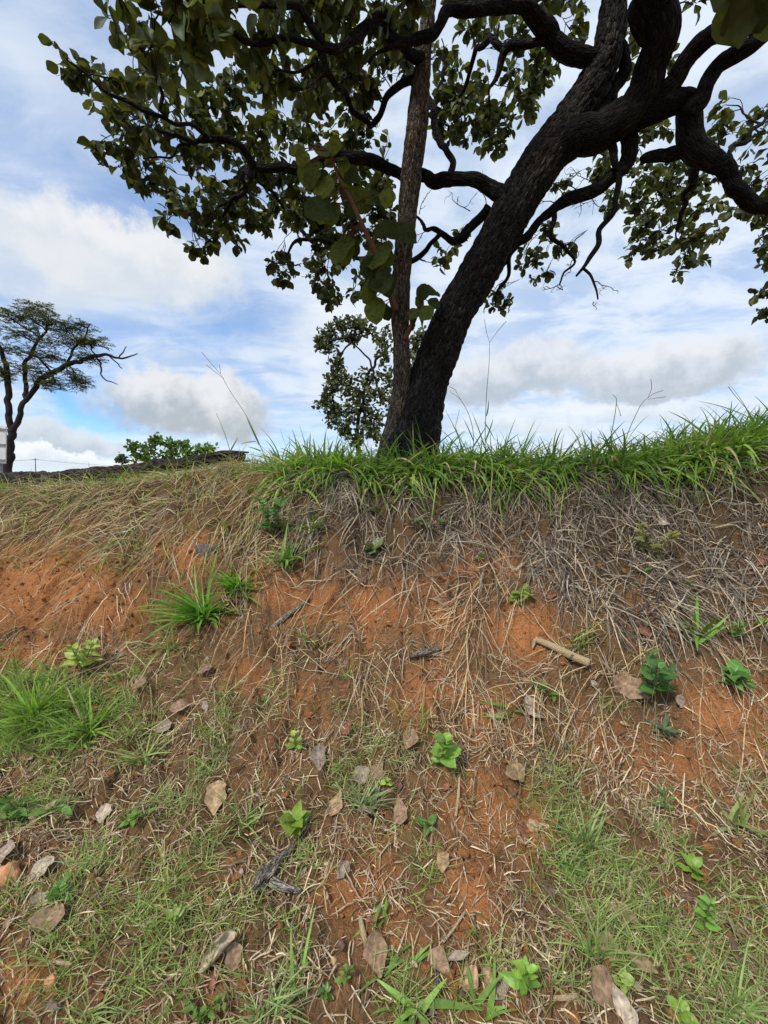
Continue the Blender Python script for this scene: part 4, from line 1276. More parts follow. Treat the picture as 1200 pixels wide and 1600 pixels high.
P0, px0, py0, R = scatter(2600, -6.0, -0.8, 2.6, 6.6, d_left, 102)
nb = R.integers(4, 11, len(P0))
idx = np.repeat(np.arange(len(P0)), nb)
P = P0[idx] + R.normal(size=(len(idx), 3)) * [.03, .03, 0]
P[:, 2] = H(P[:, 0], P[:, 1]) - 0.005
n = len(P)
D_ = unit(np.stack([R.normal(size=n) * 0.6 - .1, R.normal(size=n) * 0.4 - 0.25, np.full(n, 0.85)], -1))
cc = pal(R, n, [(0.19, 0.28, 0.055), (0.27, 0.34, 0.09), (0.46, 0.38, 0.17), (0.52, 0.43, 0.22)], [.36, .26, .2, .18])
o = obj('pale_crest_grass', blades('pale_crest_grass', P, D_, R.uniform(.08, .36, n), R.uniform(.002, .006, n), R.uniform(.2, .8, n), cc, 6, seed=2), M_GRASS)
tag(o, 'mixed green and yellowing grass along the left crest round the log', 'grass', kind='stuff')


# --- grey dead thatch hanging down the right upper bank
def d_thatch(px, py, x, y):
    t = crest_t(x, y)
    low = np.interp(px, [380, 470, 560, 700, 800, 900, 1000, 1200, 1400], [760, 850, 905, 930, 890, 940, 985, 985, 985]) + 60 * (vn2(x * 3, y * 3, 80) - 0.5)
    m = sstep(-py, -low - 25, -low + 25) * sstep(px, 400, 480)
    hole = np.maximum(0, 1 - 1.3 * pxblob(px, py, [(735, 885, 26, 34, 1), (790, 880, 26, 26, 1), (822, 985, 60, 45, 1), (1180, 765, 30, 40, .8), (620, 900, 30, 20, .5), (840, 790, 40, 20, .6), (900, 880, 30, 25, .5), (1000, 880, 40, 25, .5)]))
    return m * hole * (t < 1.02) * (0.12 + 0.88 * sstep(vn2(x * 6, y * 6, 81), 0.32, 0.6))


def lying(name, P, R, Lr, Wr, dirv, spread, cols, w, lift, wig, segs, mat, label, cat, seed, clampmax=0.03):
    n = len(P)
    N = normal(P[:, 0], P[:, 1], 0.05)
    an = (vn2(P[:, 0] * 3.2, P[:, 1] * 3.2, 300 + seed) - .5) * 3.6 + (vn2(P[:, 0] * 8, P[:, 1] * 8, 310 + seed) - .5) * 2.2
    ca, sa = np.cos(an), np.sin(an)
    g3 = np.stack([dirv[0] * ca - dirv[1] * sa, dirv[0] * sa + dirv[1] * ca, np.full(n, dirv[2])], -1) + R.normal(size=(n, 3)) * spread * .7
    tang = g3 - N * (g3 * N).sum(1, keepdims=True)
    D_ = unit(unit(tang) + N * R.uniform(-0.05, lift, (n, 1)))
    L = R.uniform(*Lr, n)
    cl = 0.003 + R.random(n) ** 1.6 * clampmax
    cc = pal(R, n, cols, w, 0.2)
    P = P.copy()
    P[:, 2] = H(P[:, 0], P[:, 1]) + cl
    me = blades(name, P, D_, L, R.uniform(*Wr, n), R.uniform(0.05, 0.5, n), cc, segs, side=R.normal(size=n) * 0.13, clamp=cl, kind_pow=0.45, seed=seed, wig=wig,
                face=unit(N + 0.5 * R.normal(size=(n, 3))))
    o = obj(name, me, mat)
    tag(o, label, cat, kind='stuff')
    return o


GREYS = [(0.25, 0.205, 0.15), (0.36, 0.305, 0.225), (0.15, 0.12, 0.088), (0.075, 0.058, 0.042), (0.46, 0.38, 0.25)]
P, px0, py0, R = scatter(30000, -1.2, 3.9, 1.9, 3.4, d_thatch, 111)
P = P[:9000]
lying('dead_thatch', P, R, (.05, .30), (.0012, .0052), np.array([-.12, -.5, -.5]), 1.0, GREYS, [.26, .22, .22, .2, .10], .35, .022, 8, M_STRAW,
      'grey matted dead grass hanging over the upper right bank', 'dead grass', 3, 0.06)


# --- straw-coloured dead grass, upper left, combed to the lower left
def d_straw_l(px, py, x, y):
    t = crest_t(x, y)
    low = np.interp(px, [-400, 0, 120, 250, 350, 430, 470], [850, 835, 850, 862, 838, 845, 790])
    m = sstep(-py, -low - 60, -low + 20) * (px < 480)
    return m * (t < 1.25) * (0.2 + 0.8 * sstep(vn2(x * 4.3, y * 4.3, 82), 0.3, 0.62))


P, px0, py0, R = scatter(26000, -5.6, -0.5, 2.0, 5.0, d_straw_l, 112)
P = P[:5600]
lying('straw_grass', P, R, (.08, .36), (.0013, .0040), np.array([-.5, -.5, -.55]), .6,
      [(0.50, 0.38, 0.18), (0.42, 0.33, 0.17), (0.30, 0.24, 0.14), (0.28, 0.33, 0.09), (0.22, 0.16, 0.10), (0.46, 0.40, 0.27)], [.28, .22, .17, .13, .1, .1], .35, .025, 8, M_STRAW,
      'straw-coloured dead grass combed down the upper left bank', 'dead grass', 4, 0.05)


# --- scattered dead stalks over the middle bank
def d_mid(px, py, x, y):
    m = pxblob(px, py, [(500, 990, 200, 90, .45), (760, 960, 90, 110, .85), (880, 1030, 80, 60, .6), (760, 1090, 130, 70, .6), (620, 1040, 130, 60, .5), (150, 950, 200, 80, .32), (330, 950, 120, 80, .35), (1000, 1030, 170, 80, .7),
                        (1120, 1000, 120, 50, .6), (900, 1150, 150, 70, .35), (40, 1000, 100, 60, .5), (420, 880, 70, 60, .6), (1100, 1200, 120, 60, .4), (250, 1020, 120, 60, .5)])
    return m * (0.2 + 0.8 * sstep(vn2(x * 5, y * 5, 83), 0.3, 0.6)) * (1 - np.clip(1.3 * pxblob(px, py, [(820, 985, 52, 38, 1), (1125, 1110, 50, 36, 1), (40, 930, 60, 40, .6)]), 0, .97))


P, px0, py0, R = scatter(20000, -3.6, 3.2, 1.4, 3.3, d_mid, 113)
P = P[:5200]
lying('dead_stalks', P, R, (.06, .40), (.0012, .0036), np.array([-.25, -.7, -.7]), .6,
      [(0.50, 0.36, 0.19), (0.58, 0.45, 0.28), (0.36, 0.25, 0.14), (0.24, 0.16, 0.10), (0.42, 0.36, 0.27)], [.3, .22, .2, .13, .15], .45, .02, 8, M_STRAW,
      'loose dead grass stalks strewn over the bare middle bank', 'dead grass', 5, 0.045)


# --- fine litter of chopped straw and leaf bits over the foot
def d_lit(px, py, x, y):
    return (0.25 + 0.75 * sstep(py, 1020, 1200)) * sstep(py, 880, 1000) * (1 - 0.85 * np.clip(pxblob(px, py, BARE), 0, 1)) * (0.35 + 0.65 * sstep(vn2(x * 7, y * 7, 84), 0.3, 0.6))


P, px0, py0, R = scatter(75000, -3.0, 3.0, 0.65, 2.6, d_lit, 114)
P = P[:31000]
lying('straw_litter', P, R, (.012, .09), (.0008, .0032), np.array([-.1, -.2, -.2]), 1.0,
      [(0.50, 0.38, 0.23), (0.38, 0.27, 0.16), (0.27, 0.175, 0.105), (0.62, 0.51, 0.34), (0.14, 0.09, 0.055), (0.46, 0.38, 0.27)], [.26, .24, .16, .14, .10, .10], .25, .015, 4, M_STRAW,
      'fine brown litter of straw and leaf scraps over the foot of the bank', 'litter', 6, 0.018)

# --- fine pale green grass over the foot of the bank
GREEN = [(60, 1120, 150, 80, 1.0), (40, 1240, 120, 70, .8), (200, 1130, 90, 70, .7), (240, 1220, 90, 60, .6), (120, 1330, 160, 60, .55), (300, 1330, 130, 80, .65), (200, 1450, 160, 90, .8), (380, 1440, 70, 110, .9), (420, 1250, 100, 60, .6),
         (360, 1560, 160, 70, 1.0), (120, 1560, 120, 60, .55), (500, 1260, 110, 80, .7), (590, 1230, 100, 60, .7), (660, 1300, 80, 60, .65), (470, 1580, 120, 40, 1.0), (640, 1570, 120, 50, .6), (900, 1280, 80, 80, .7), (960, 1330, 120, 90, 1.0),
         (880, 1400, 90, 120, .95), (1000, 1470, 150, 100, 1.0), (1120, 1450, 110, 130, 1.0), (1150, 1330, 80, 60, .6), (900, 1530, 90, 80, .7), (1130, 1570, 120, 60, .9), (780, 1480, 60, 80, .4), (520, 1100, 90, 50, .35), (400, 1120, 120, 60, .45),
         (300, 1060, 80, 50, .3), (250, 980, 70, 40, .25), (860, 1230, 60, 60, .5), (620, 1140, 60, 50, .35), (960, 1080, 80, 50, .3), (1190, 1250, 40, 60, .5), (780, 1330, 40, 60, .4), (330, 1180, 110, 60, .55), (560, 1520, 70, 50, .4), (560, 1320, 160, 90, .6), (430, 1180, 130, 60, .5), (640, 1430, 90, 80, .35), (250, 1270, 160, 80, .6), (60, 1420, 120, 60, .4)]


def d_green(px, py, x, y):
    return np.clip(pxblob(px, py, GREEN) * 1.2, 0, 1) * (0.08 + 0.92 * sstep(vn2(x * 7, y * 7, 85), 0.38, 0.64)) * (1 - 0.6 * pxblob(px, py, [(510, 1420, 60, 60, 1), (745, 1380, 45, 110, 1), (1060, 1190, 100, 40, .8)]))


P0, px0, py0, R = scatter(19000, -3.2, 3.0, 0.62, 2.7, d_green, 121)
nb = R.integers(4, 12, len(P0))
idx = np.repeat(np.arange(len(P0)), nb)
P = P0[idx] + R.normal(size=(len(idx), 3)) * [.018, .018, 0]
P[:, 2] = H(P[:, 0], P[:, 1]) - 0.003
pxi, pyi = px0[idx], py0[idx]
n = len(P)
D_ = unit(np.stack([R.normal(size=n) * 0.65, R.normal(size=n) * 0.55 - 0.15, np.full(n, 0.75)], -1))
lush = pxblob(pxi, pyi, [(60, 1110, 130, 80, 1)])
cc = pal(R, n, [(0.33, 0.43, 0.125), (0.42, 0.50, 0.18), (0.25, 0.34, 0.09), (0.50, 0.52, 0.20), (0.55, 0.47, 0.28)], [.32, .28, .22, .11, .07])
cc = cc * (1 - lush[:, None] * 0.6) + lush[:, None] * 0.6 * np.array([0.27, 0.40, 0.08])
Lg = R.uniform(.04, .15, n) * (1 + 0.7 * lush)
Wg = R.uniform(.0009, .0026, n) * (1 + 1.2 * lush)
o = obj('short_grass', blades('short_grass', P, D_, Lg, Wg, R.uniform(.05, .5, n), cc, 5, side=R.normal(size=n) * .09, seed=7, wig=.008), M_GRASS)
tag(o, 'fine pale green grass growing over the foot of the bank', 'grass', kind='stuff')

# --- crumbs of soil and gravel
ico = np.array([[0, 0, 1], [.894, 0, .447], [.276, .851, .447], [-.724, .526, .447], [-.724, -.526, .447], [.276, -.851, .447],
                [.724, .526, -.447], [-.276, .851, -.447], [-.894, 0, -.447], [-.276, -.851, -.447], [.724, -.526, -.447], [0, 0, -1]])
icf = np.array([[0, 1, 2], [0, 2, 3], [0, 3, 4], [0, 4, 5], [0, 5, 1], [1, 6, 2], [2, 7, 3], [3, 8, 4], [4, 9, 5], [5, 10, 1], [6, 7, 2], [7, 8, 3], [8, 9, 4], [9, 10, 5], [10, 6, 1], [11, 7, 6], [11, 8, 7], [11, 9, 8], [11, 10, 9], [11, 6, 10]])


def crumbs(name, P, S, R, mat, label, cat):
    n = len(P)
    Vv = ico[None] * (1 + 0.3 * R.normal(size=(n, 12, 1))) * (S[:, None, None] * R.uniform(.6, 1.2, (n, 1, 3)))
    Vv = Vv + P[:, None, :] + np.array([0, 0, 1.0]) * (S * 0.25)[:, None, None]
    T = (icf[None] + (np.arange(n) * 12)[:, None, None]).reshape(-1, 3)
    o = obj(name, mesh_np(name, Vv.reshape(-1, 3), None, None, False, None, T), mat)
    tag(o, label, cat, kind='stuff')


P, px0, py0, R = scatter(26000, -3.6, 3.4, .65, 3.2, lambda px, py, x, y: (py > 820) * (0.25 + 0.6 * np.clip(pxblob(px, py, BARE), 0, 1)), 131)
crumbs('soil_crumbs', P, 0.003 + 0.016 * R.random(len(P)) ** 4, R, M_CLOD, 'loose crumbs of red soil on the bank', 'soil')
P, px0, py0, R = scatter(2500, -2.4, 2.2, .62, 1.9, lambda px, py, x, y: pxblob(px, py, [(40, 1530, 120, 80, .5), (210, 1380, 60, 40, .5), (100, 1440, 60, 40, .3), (560, 1500, 150, 120, .08), (500, 1370, 50, 30, .2), (720, 1540, 80, 40, .2)]), 132)
crumbs('gravel', P, 0.003 + 0.008 * R.random(len(P)) ** 2, R, M_STONE_Y, 'pale yellow gravel bits among the grass at the foot', 'gravel')


# ------------------------------------------------------------------ single plants
def leaf_meshes(nm, kind, cols, mat, wavy=0.04, curl=0.35, fold=0.25, segs=7, cross=2):
    r = []
    for i, c in enumerate(cols):
        v, q = leaf_template(kind, segs, cross, fold, curl * (0.7 + 0.3 * (i % 3)), wavy, 200 + i)
        me = mesh_np(nm, v, q, np.repeat(np.array(c)[None], len(v), 0))
        me.materials.append(mat)
        r.append(me)
    return r


def shades(c):
    c = np.array(c)
    return [c, c * 1.25, c * 0.78, c * np.array([1.25, 1.1, .9]), c * .95, c * 1.1]


_cache = {}


def lm(kind, c):
    k = (kind, c)
    if k not in _cache:
        _cache[k] = leaf_meshes('leaf', kind, shades(c), M_HERB)
    return _cache[k]


DARKG, MIDG, BRIGHT, LIME, OLIVE, BLUEG = (0.085, 0.17, 0.045), (0.13, 0.25, 0.05), (0.19, 0.33, 0.06), (0.27, 0.40, 0.08), (0.16, 0.19, 0.06), (0.12, 0.19, 0.075)


def herb(name, label, px, py, wpx, hpx, n, kind, colr, leafpx, style='upright', seed=0, cat='plant', group=None):
    base = ground(px, py + hpx * 0.45)
    sc = base[1] / F
    R = np.random.default_rng(seed + 900)
    root = empty(name, base)
    tag(root, label, cat, group)
    Hh, Wd, Ll = hpx * sc, wpx * sc, leafpx * sc * .92
    n = int(n * 1.35)
    colr = tuple(np.round(np.array(colr) * R.uniform(.8, 1.2) * np.array([R.uniform(.85, 1.35), 1.0, R.uniform(.8, 1.2)]), 3))
    Ll *= R.uniform(.8, 1.1)
    ms = lm(kind, colr)
    t = Tubes()
    N = normal(np.array([base[0]]), np.array([base[1]]), .06)[0]
    upv = unit(np.array([0, -0.25, 1.0]) + 0.15 * R.normal(size=3))
    items = []
    if style == 'upright':
        ns = max(1, n // 10)
        for s in range(ns):
            lean = unit(upv + (0.35 * R.normal(size=3) * [1, .6, .1] if ns > 1 else 0))
            hs = Hh * R.uniform(.7, 1.0) if s else Hh
            pts = [base - N * .01, base + lean * hs * .5, base + lean * hs * .92]
            t.add(pts, [.0032, .0026, .0016], sides=6, step=.02, seed=s)
            for k in range(max(3, n // ns)):
                f = 0.22 + 0.78 * (k // 2 + R.random() * .4) / max(1, (n // ns) / 2)
                f = min(f, 1)
                a = k % 2 * math.pi + (k // 2) * 1.57 + R.normal() * .3
                d = np.array([math.cos(a), math.sin(a) * .8 - .15, 0.25 + 0.7 * f * f])
                p = base + lean * hs * .92 * f
                items.append((p, d, Ll * (1.1 - .5 * f) * R.uniform(.85, 1.15)))
    elif style == 'rosette':
        t.add([base - N * .01, base + upv * Hh * .3], [.004, .002], sides=6, step=.02)
        for k in range(n):
            a = k * 2.399 + R.normal() * .2
            d = np.array([math.cos(a), math.sin(a) * .9 - .2, 0.15 + 0.8 * (k / n)])
            items.append((base + upv * Hh * .3 * (k / n + .2), d, Ll * R.uniform(.75, 1.15)))
    else:  # trailing
        ns = max(2, n // 6)
        for s in range(ns):
            a = R.uniform(0, 2 * math.pi)
            e = base + np.array([math.cos(a) * Wd * .5, -abs(math.sin(a)) * Hh * .25 + .02, 0])
            e[2] = float(H(e[0], e[1])) + Hh * R.uniform(.15, .5)
            m = (base + e) / 2 + np.array([0, -.02, .02])
            t.add([base - N * .01, m, e], [.002, .0018, .001], sides=5, step=.02)
            for k in range(max(3, n // ns)):
                f = (k + .6) / max(3, n // ns)
                p = base * (1 - f) ** 2 + 2 * f * (1 - f) * m + f * f * e
                aa = R.uniform(0, 2 * math.pi)
                items.append((p, np.array([math.cos(aa), math.sin(aa) - .25, .35 + .3 * R.normal()]), Ll * R.uniform(.7, 1.15)))
    obj('stem', t.mesh('stem'), M_GREENSTEM, root)
    for i, (p, d, L) in enumerate(items):
        nv = unit(np.array([0, -.45, .9]) + .3 * R.normal(size=3))
        if abs(np.dot(unit(d), nv)) > .93:
            nv = np.array([0, -1.0, .2])
        Xv, Yv, Zv = leaf_frames(np.array(d)[None], nv[None])
        q = np.array(p) + unit(d) * .004
        obj('leaf', ms[int(R.integers(len(ms)))], None, root, frame(Xv[0] * R.uniform(.8, 1.15), Yv[0], Zv[0] * R.uniform(.4, 1.9), q, float(L) * R.uniform(.62, 1.12)))
    return root


HERBS = [
    ('leafy_herb', 'dark green pointed-leaf herb growing at the notch left of the crest grass', 430, 800, 52, 92, 24, 'ovate', MIDG, 32, 'upright'),
    ('leafy_herb', 'small round-leaved dark herb on the grey thatch below the forked trunk', 580, 852, 44, 34, 7, 'round', BLUEG, 22, 'rosette'),
    ('trailing_herb', 'trailing bluish herb near the top of the thatch below the leaning trunk', 672, 812, 90, 40, 16, 'ovate', BLUEG, 16, 'trailing'),
    ('trailing_herb', 'dim little herb low under the crest grass left of the trunk', 580, 790, 40, 24, 9, 'ovate', BLUEG, 15, 'trailing'),
    ('leafy_herb', 'bright round-leaved seedling just above the bare orange mound', 800, 924, 72, 50, 12, 'round', BRIGHT, 20, 'trailing'),
    ('leafy_herb', 'drooping dull green compound-leaved plant in the thatch on the right', 1020, 845, 90, 70, 22, 'ovate', OLIVE, 26, 'upright'),
    ('leafy_herb', 'dense glossy dark green herb right of the pale broken stick', 1018, 1048, 78, 100, 24, 'ovate', DARKG, 34, 'upright'),
    ('leafy_herb', 'spreading herb with long pointed leaves at the right edge above the red patch', 1142, 1042, 115, 70, 15, 'ovate', MIDG, 42, 'rosette'),
    ('leafy_herb', 'small star-shaped grey-green herb below the dense dark herb', 1035, 1132, 60, 40, 10, 'lance', BLUEG, 30, 'rosette'),
    ('leafy_herb', 'bright lime seedling with broad leaves at the middle of the foot', 688, 1168, 62, 70, 11, 'round', BRIGHT, 32, 'upright'),
    ('leafy_herb', 'bright green rosette of broad leaves above the grey weathered wood', 462, 1270, 80, 62, 11, 'ovate', BRIGHT, 40, 'rosette'),
    ('leafy_herb', 'three-leaved seedling right of the square brown dead leaf', 668, 1278, 46, 42, 5, 'ovate', MIDG, 26, 'rosette'),
    ('leafy_herb', 'broad toothed seedling near the bottom right of centre', 816, 1512, 54, 64, 8, 'ovate', BRIGHT, 38, 'upright'),
    ('leafy_herb', 'lime-topped seedling in the grass at the right', 1078, 1350, 48, 44, 7, 'ovate', LIME, 30, 'rosette'),
    ('leafy_herb', 'tall bright green herb below the lime-topped seedling', 1096, 1418, 62, 84, 14, 'ovate', BRIGHT, 26, 'upright'),
    ('leafy_herb', 'little upright seedling left of the large bottom dead leaf', 534, 1518, 28, 44, 8, 'ovate', BRIGHT, 18, 'upright'),
    ('leafy_herb', 'low bushy seedling at the bottom, left of the little upright one', 508, 1542, 34, 30, 10, 'ovate', MIDG, 14, 'rosette'),
    ('trailing_herb', 'leafy trailing clump below the pale rolled dead leaf', 322, 1558, 90, 64, 26, 'ovate', MIDG, 18, 'trailing'),
    ('leafy_herb', 'small light green seedling beside the pale folded leaf at left', 96, 1382, 54, 46, 10, 'ovate', BRIGHT, 22, 'rosette'),
    ('leafy_herb', 'light green leafy clump on the left bank above the lush grass', 128, 1018, 92, 64, 22, 'ovate', LIME, 32, 'upright'),
    ('trailing_herb', 'dark green leafy mat at the left edge below the lush grass', 50, 1240, 130, 80, 34, 'ovate', MIDG, 24, 'trailing'),
    ('leafy_herb', 'pale yellow-green seedling left of the lime broad-leaved seedling', 460, 1158, 52, 40, 7, 'round', LIME, 20, 'upright'),
    ('trailing_herb', 'small dark herb below the pale broken stick', 850, 1072, 56, 34, 12, 'ovate', MIDG, 16, 'trailing'),
    ('leafy_herb', 'tiny seedling on the bare bank left of centre', 415, 1088, 28, 24, 5, 'ovate', MIDG, 16, 'rosette'),
    ('leafy_herb', 'round-leaved seedling at the bottom right corner', 1062, 1572, 52, 44, 9, 'round', BRIGHT, 22, 'rosette'),
    ('leafy_herb', 'yellowing seedling tucked between the bottom right dead leaves', 972, 1526, 38, 34, 5, 'round', LIME, 24, 'rosette'),
    ('leafy_herb', 'tiny two-leaved seedling high in the thatch at right', 1098, 784, 22, 16, 4, 'ovate', MIDG, 15, 'rosette'),
    ('leafy_herb', 'single yellow-green leaflet plant at the lower edge of the thatch', 750, 866, 24, 20, 3, 'round', LIME, 20, 'rosette'),
    ('leafy_herb', 'small tufted herb above the spreading right-edge herb', 1148, 984, 40, 40, 12, 'ovate', MIDG, 14, 'upright'),
    ('leafy_herb', 'grey-green herb in the thatch above the wide-bladed right tuft', 1072, 908, 44, 30, 9, 'lance', OLIVE, 20, 'rosette'),
    ('leafy_herb', 'small leafy stem low in the thatch right of centre', 1006, 888, 26, 22, 5, 'ovate', MIDG, 13, 'rosette'),
    ('leafy_herb', 'tiny green seedling in the thatch under the right crest grass', 842, 778, 18, 14, 4, 'ovate', BRIGHT, 11, 'rosette'),
    ('leafy_herb', 'small fresh seedling left of the three-leaved one in the grass', 605, 1222, 24, 24, 5, 'ovate', LIME, 14, 'upright'),
    ('trailing_herb', 'small herb patch in the grass right of the orange strip', 905, 1350, 70, 50, 16, 'ovate', MIDG, 15, 'trailing'),
    ('leafy_herb', 'small bright seedling in the grass at lower left', 275, 1425, 48, 40, 9, 'ovate', BRIGHT, 20, 'rosette'),
    ('leafy_herb', 'young herb in the grass left of the curled pale leaf', 200, 1270, 60, 40, 12, 'ovate', BRIGHT, 18, 'trailing'),
    ('leafy_herb', 'small seedling in the right grass above the folded dead leaf', 1030, 1440, 30, 40, 6, 'ovate', MIDG, 15, 'upright'),
    ('leafy_herb', 'little leafy seedling in the right-hand grass under the red slope', 1040, 1250, 44, 52, 9, 'lance', MIDG, 26, 'upright'),
]
for i, (nm, lb, px, py, w, h, n, kd, c, lp, st) in enumerate(HERBS):
    herb(nm, lb, px, py, w, h, n, kd, c, lp, st, seed=i)

# ------------------------------------------------------------------ single grass tufts, each blade a part
_bm = {}


def blade_mesh(c, k):
    key = (c, k)
    if key not in _bm:
        s = np.linspace(0, 1, 8)
        w = 0.5 * np.minimum(1, .55 + 2 * s) * np.maximum(1 - s, .015) ** .6
        bend = (.25, .5, .8)[k % 3]
        zz, yy = -bend * .55 * s ** 2, s * (1 - .18 * bend * s)
        C = np.stack([0 * s, yy, zz], -1)
        Vv = np.stack([C + np.stack([-w, 0 * w, .02 * w], -1), C, C + np.stack([w, 0 * w, .02 * w], -1)], 1)
        i = (np.arange(7)[:, None] * 3 + np.arange(2)[None]).ravel()
        me = mesh_np('blade', Vv.reshape(-1, 3), np.stack([i, i + 1, i + 4, i + 3], -1), np.repeat((np.array(c) * (.8 + .14 * k))[None], 24, 0))
        me.materials.append(M_GRASS)
        _bm[key] = me
    return _bm[key]


def tuft(label, px, py, Lpx, n, wpx, c, spread=.8, lean=(0, -.3, 0), seed=0, dead=2):
    base = ground(px, py)
    sc = base[1] / F
    root = empty('grass_tuft', base)
    tag(root, label, 'grass tuft')
    R = np.random.default_rng(seed + 500)
    n = int(n * (1.8 if n > 12 else 1.2))
    for k in range(n):
        d = unit(np.array([R.normal() * spread, R.normal() * spread * .7, .75]) + np.array(lean))
        L = Lpx * sc * R.uniform(.5, 1.25)
        W = wpx * sc * R.uniform(.6, 1.1)
        cc = c if k >= dead else (0.46, 0.37, 0.2)
        nv = np.array([0, 0, 1.0]) + .25 * R.normal(size=3)
        Xv, Yv, Zv = leaf_frames(d[None], nv[None])
        p = base + np.array([R.normal() * .02, R.normal() * .015, 0])
        p[2] = float(H(p[0], p[1])) - .004
        M = frame(Xv[0] * W, Yv[0] * L, Zv[0] * L, p)
        obj('blade', blade_mesh(cc, k % 5), None, root, M)


FRESH, PALEG, DEEPG = (0.19, 0.37, 0.06), (0.33, 0.40, 0.14), (0.13, 0.25, 0.05)
TUFTS = [
    ('large fresh green grass tuft on the left bank beside the dark stone', 318, 965, 95, 50, 7, FRESH, .95, (0, -.35, 0)),
    ('smaller green tuft just right of the large fresh tuft', 372, 920, 66, 28, 6, FRESH, .85, (0, -.3, 0)),
    ('spreading grass tuft below the dark herb at the bank notch', 448, 878, 70, 22, 7, (0.22, 0.38, 0.09), 1.0, (0, -.3, 0)),
    ('dim grass tuft right of the dark herb under the crest', 490, 835, 48, 18, 5, DEEPG, .9, (0, -.3, 0)),
    ('wide-bladed tuft in the thatch above the dense dark herb', 1088, 1000, 78, 9, 9, FRESH, 1.0, (0, -.3, .1)),
    ('three-bladed grass sprout on the bare soil below the stick', 805, 1112, 52, 5, 9, (0.25, 0.40, 0.09), 1.1, (-.3, -.3, 0)),
    ('wide-bladed bright grass plant at the bottom edge', 640, 1588, 92, 11, 16, (0.27, 0.43, 0.10), 1.2, (0, -.2, 0)),
    ('short wide-bladed sprout at the bottom right of the bright grass plant', 752, 1590, 62, 6, 13, (0.25, 0.40, 0.09), .9, (.2, 0, .2)),
    ('pale wide-bladed grass plant at the right edge below the red patch', 1160, 1292, 95, 10, 10, PALEG, 1.2, (0, -.2, 0)),
    ('lush tall grass clump at the left edge', 60, 1130, 100, 46, 6, (0.27, 0.42, 0.08), .8, (.1, -.2, 0)),
    ('second lush grass clump just right of the left edge clump', 135, 1150, 84, 34, 5.5, (0.28, 0.42, 0.09), .9, (0, -.2, 0)),
    ('tall single-stalk grass at the lower middle beside the mossy soil', 470, 1540, 80, 6, 8, (0.27, 0.42, 0.10), .5, (0, -.1, .6)),
    ('small cross-shaped grass sprout on the bare lower middle', 595, 1440, 42, 6, 8, FRESH, 1.2, (0, -.2, 0)),
    ('grass sprout hugging the large bottom dead leaf', 625, 1510, 60, 8, 9, (0.25, 0.40, 0.10), 1.1, (.2, -.2, 0)),
    ('pale grass tuft right of the bare orange mound', 905, 1012, 60, 14, 4, PALEG, .8, (0, -.2, .1)),
    ('long thin grass tuft in the middle of the right foot', 915, 1330, 90, 26, 4.5, (0.33, 0.42, 0.17), .5, (0, -.2, .3)),
    ('long thin grass tuft standing below the tan twig', 930, 1500, 95, 22, 5, (0.33, 0.44, 0.16), .5, (0, -.2, .3)),
    ('fine grass tuft at the left of the bright rosette', 380, 1290, 70, 22, 4, PALEG, .8, (0, -.2, .1)),
    ('fine blue-green grass tuft above the square brown leaf', 570, 1262, 62, 24, 4, (0.30, 0.38, 0.19), .9, (0, -.2, .1)),
    ('upright pale grass tuft on the middle slope', 490, 1010, 62, 12, 3.5, PALEG, .6, (0, -.2, .2)),
    ('thin drooping tuft on the slope above the lime seedling', 660, 1130, 48, 8, 5, FRESH, .8, (0, -.2, .2)),
    ('fine grass tuft on the left bank below the large fresh tuft', 265, 1020, 54, 20, 3, PALEG, .9, (0, -.2, 0)),
    ('pale tuft on the left foot between litter and lush grass', 225, 1190, 66, 22, 4, PALEG, .9, (0, -.2, 0)),
    ('thin-bladed tuft at the bottom left corner area', 140, 1590, 70, 20, 4, PALEG, .9, (0, -.2, 0)),
    ('dense fine tuft at the bottom beside the trailing clump', 420, 1590, 80, 30, 4.5, (0.33, 0.43, 0.17), .9, (0, -.2, 0)),
    ('dense pale tuft at the right bottom edge', 1140, 1590, 95, 26, 5, (0.33, 0.44, 0.16), .8, (0, -.2, .1)),
    ('small tuft at the right edge beside the spreading herb', 1185, 985, 40, 9, 5, FRESH, .9, (0, -.3, 0)),
]
for i, (lb, px, py, L, n, w, c, sp, ln) in enumerate(TUFTS):
    tuft(lb, px, py, L, n, w, c, sp, ln, seed=i, dead=2 if n > 12 else 0)


# ------------------------------------------------------------------ tall seeding grass stalks on the skyline
def stalk(label, pts, leaves_, colr=(0.30, 0.27, 0.15), tips=()):
    P = np.array([at(*p) for p in pts])
    b = P[0].copy()
    root = empty('grass_stalk', b)
    tag(root, label, 'grass stalk', 'tall grass stalks on the skyline')
    t = Tubes()
    t.add(P, np.linspace(.0035, .0014, len(P)), sides=6, step=.04)
    obj('culm', t.mesh('culm'), M_GREENSTEM, root)
    for tp in tips:
        t = Tubes()
        Q_ = [at(*p) for p in tp]
        t.add(Q_, np.linspace(.0014, .0022, len(Q_)), sides=5, step=.03)
        obj('seed_spike', t.mesh('seed_spike'), M_BROWNSTICK, root)
    for k, (x0, y0, x1, y1, Y) in enumerate(leaves_):
        a, b_ = at(x0, y0, Y), at(x1, y1, Y - .03)
        d = b_ - a
        L = np.linalg.norm(d)
        Xv, Yv, Zv = leaf_frames(d[None], np.array([[.3, -.8, .4]]))
        obj('blade', blade_mesh((0.17, 0.27, 0.06), k % 5), None, root, frame(Xv[0] * .016, Yv[0] * L, Zv[0] * L * .6, a))


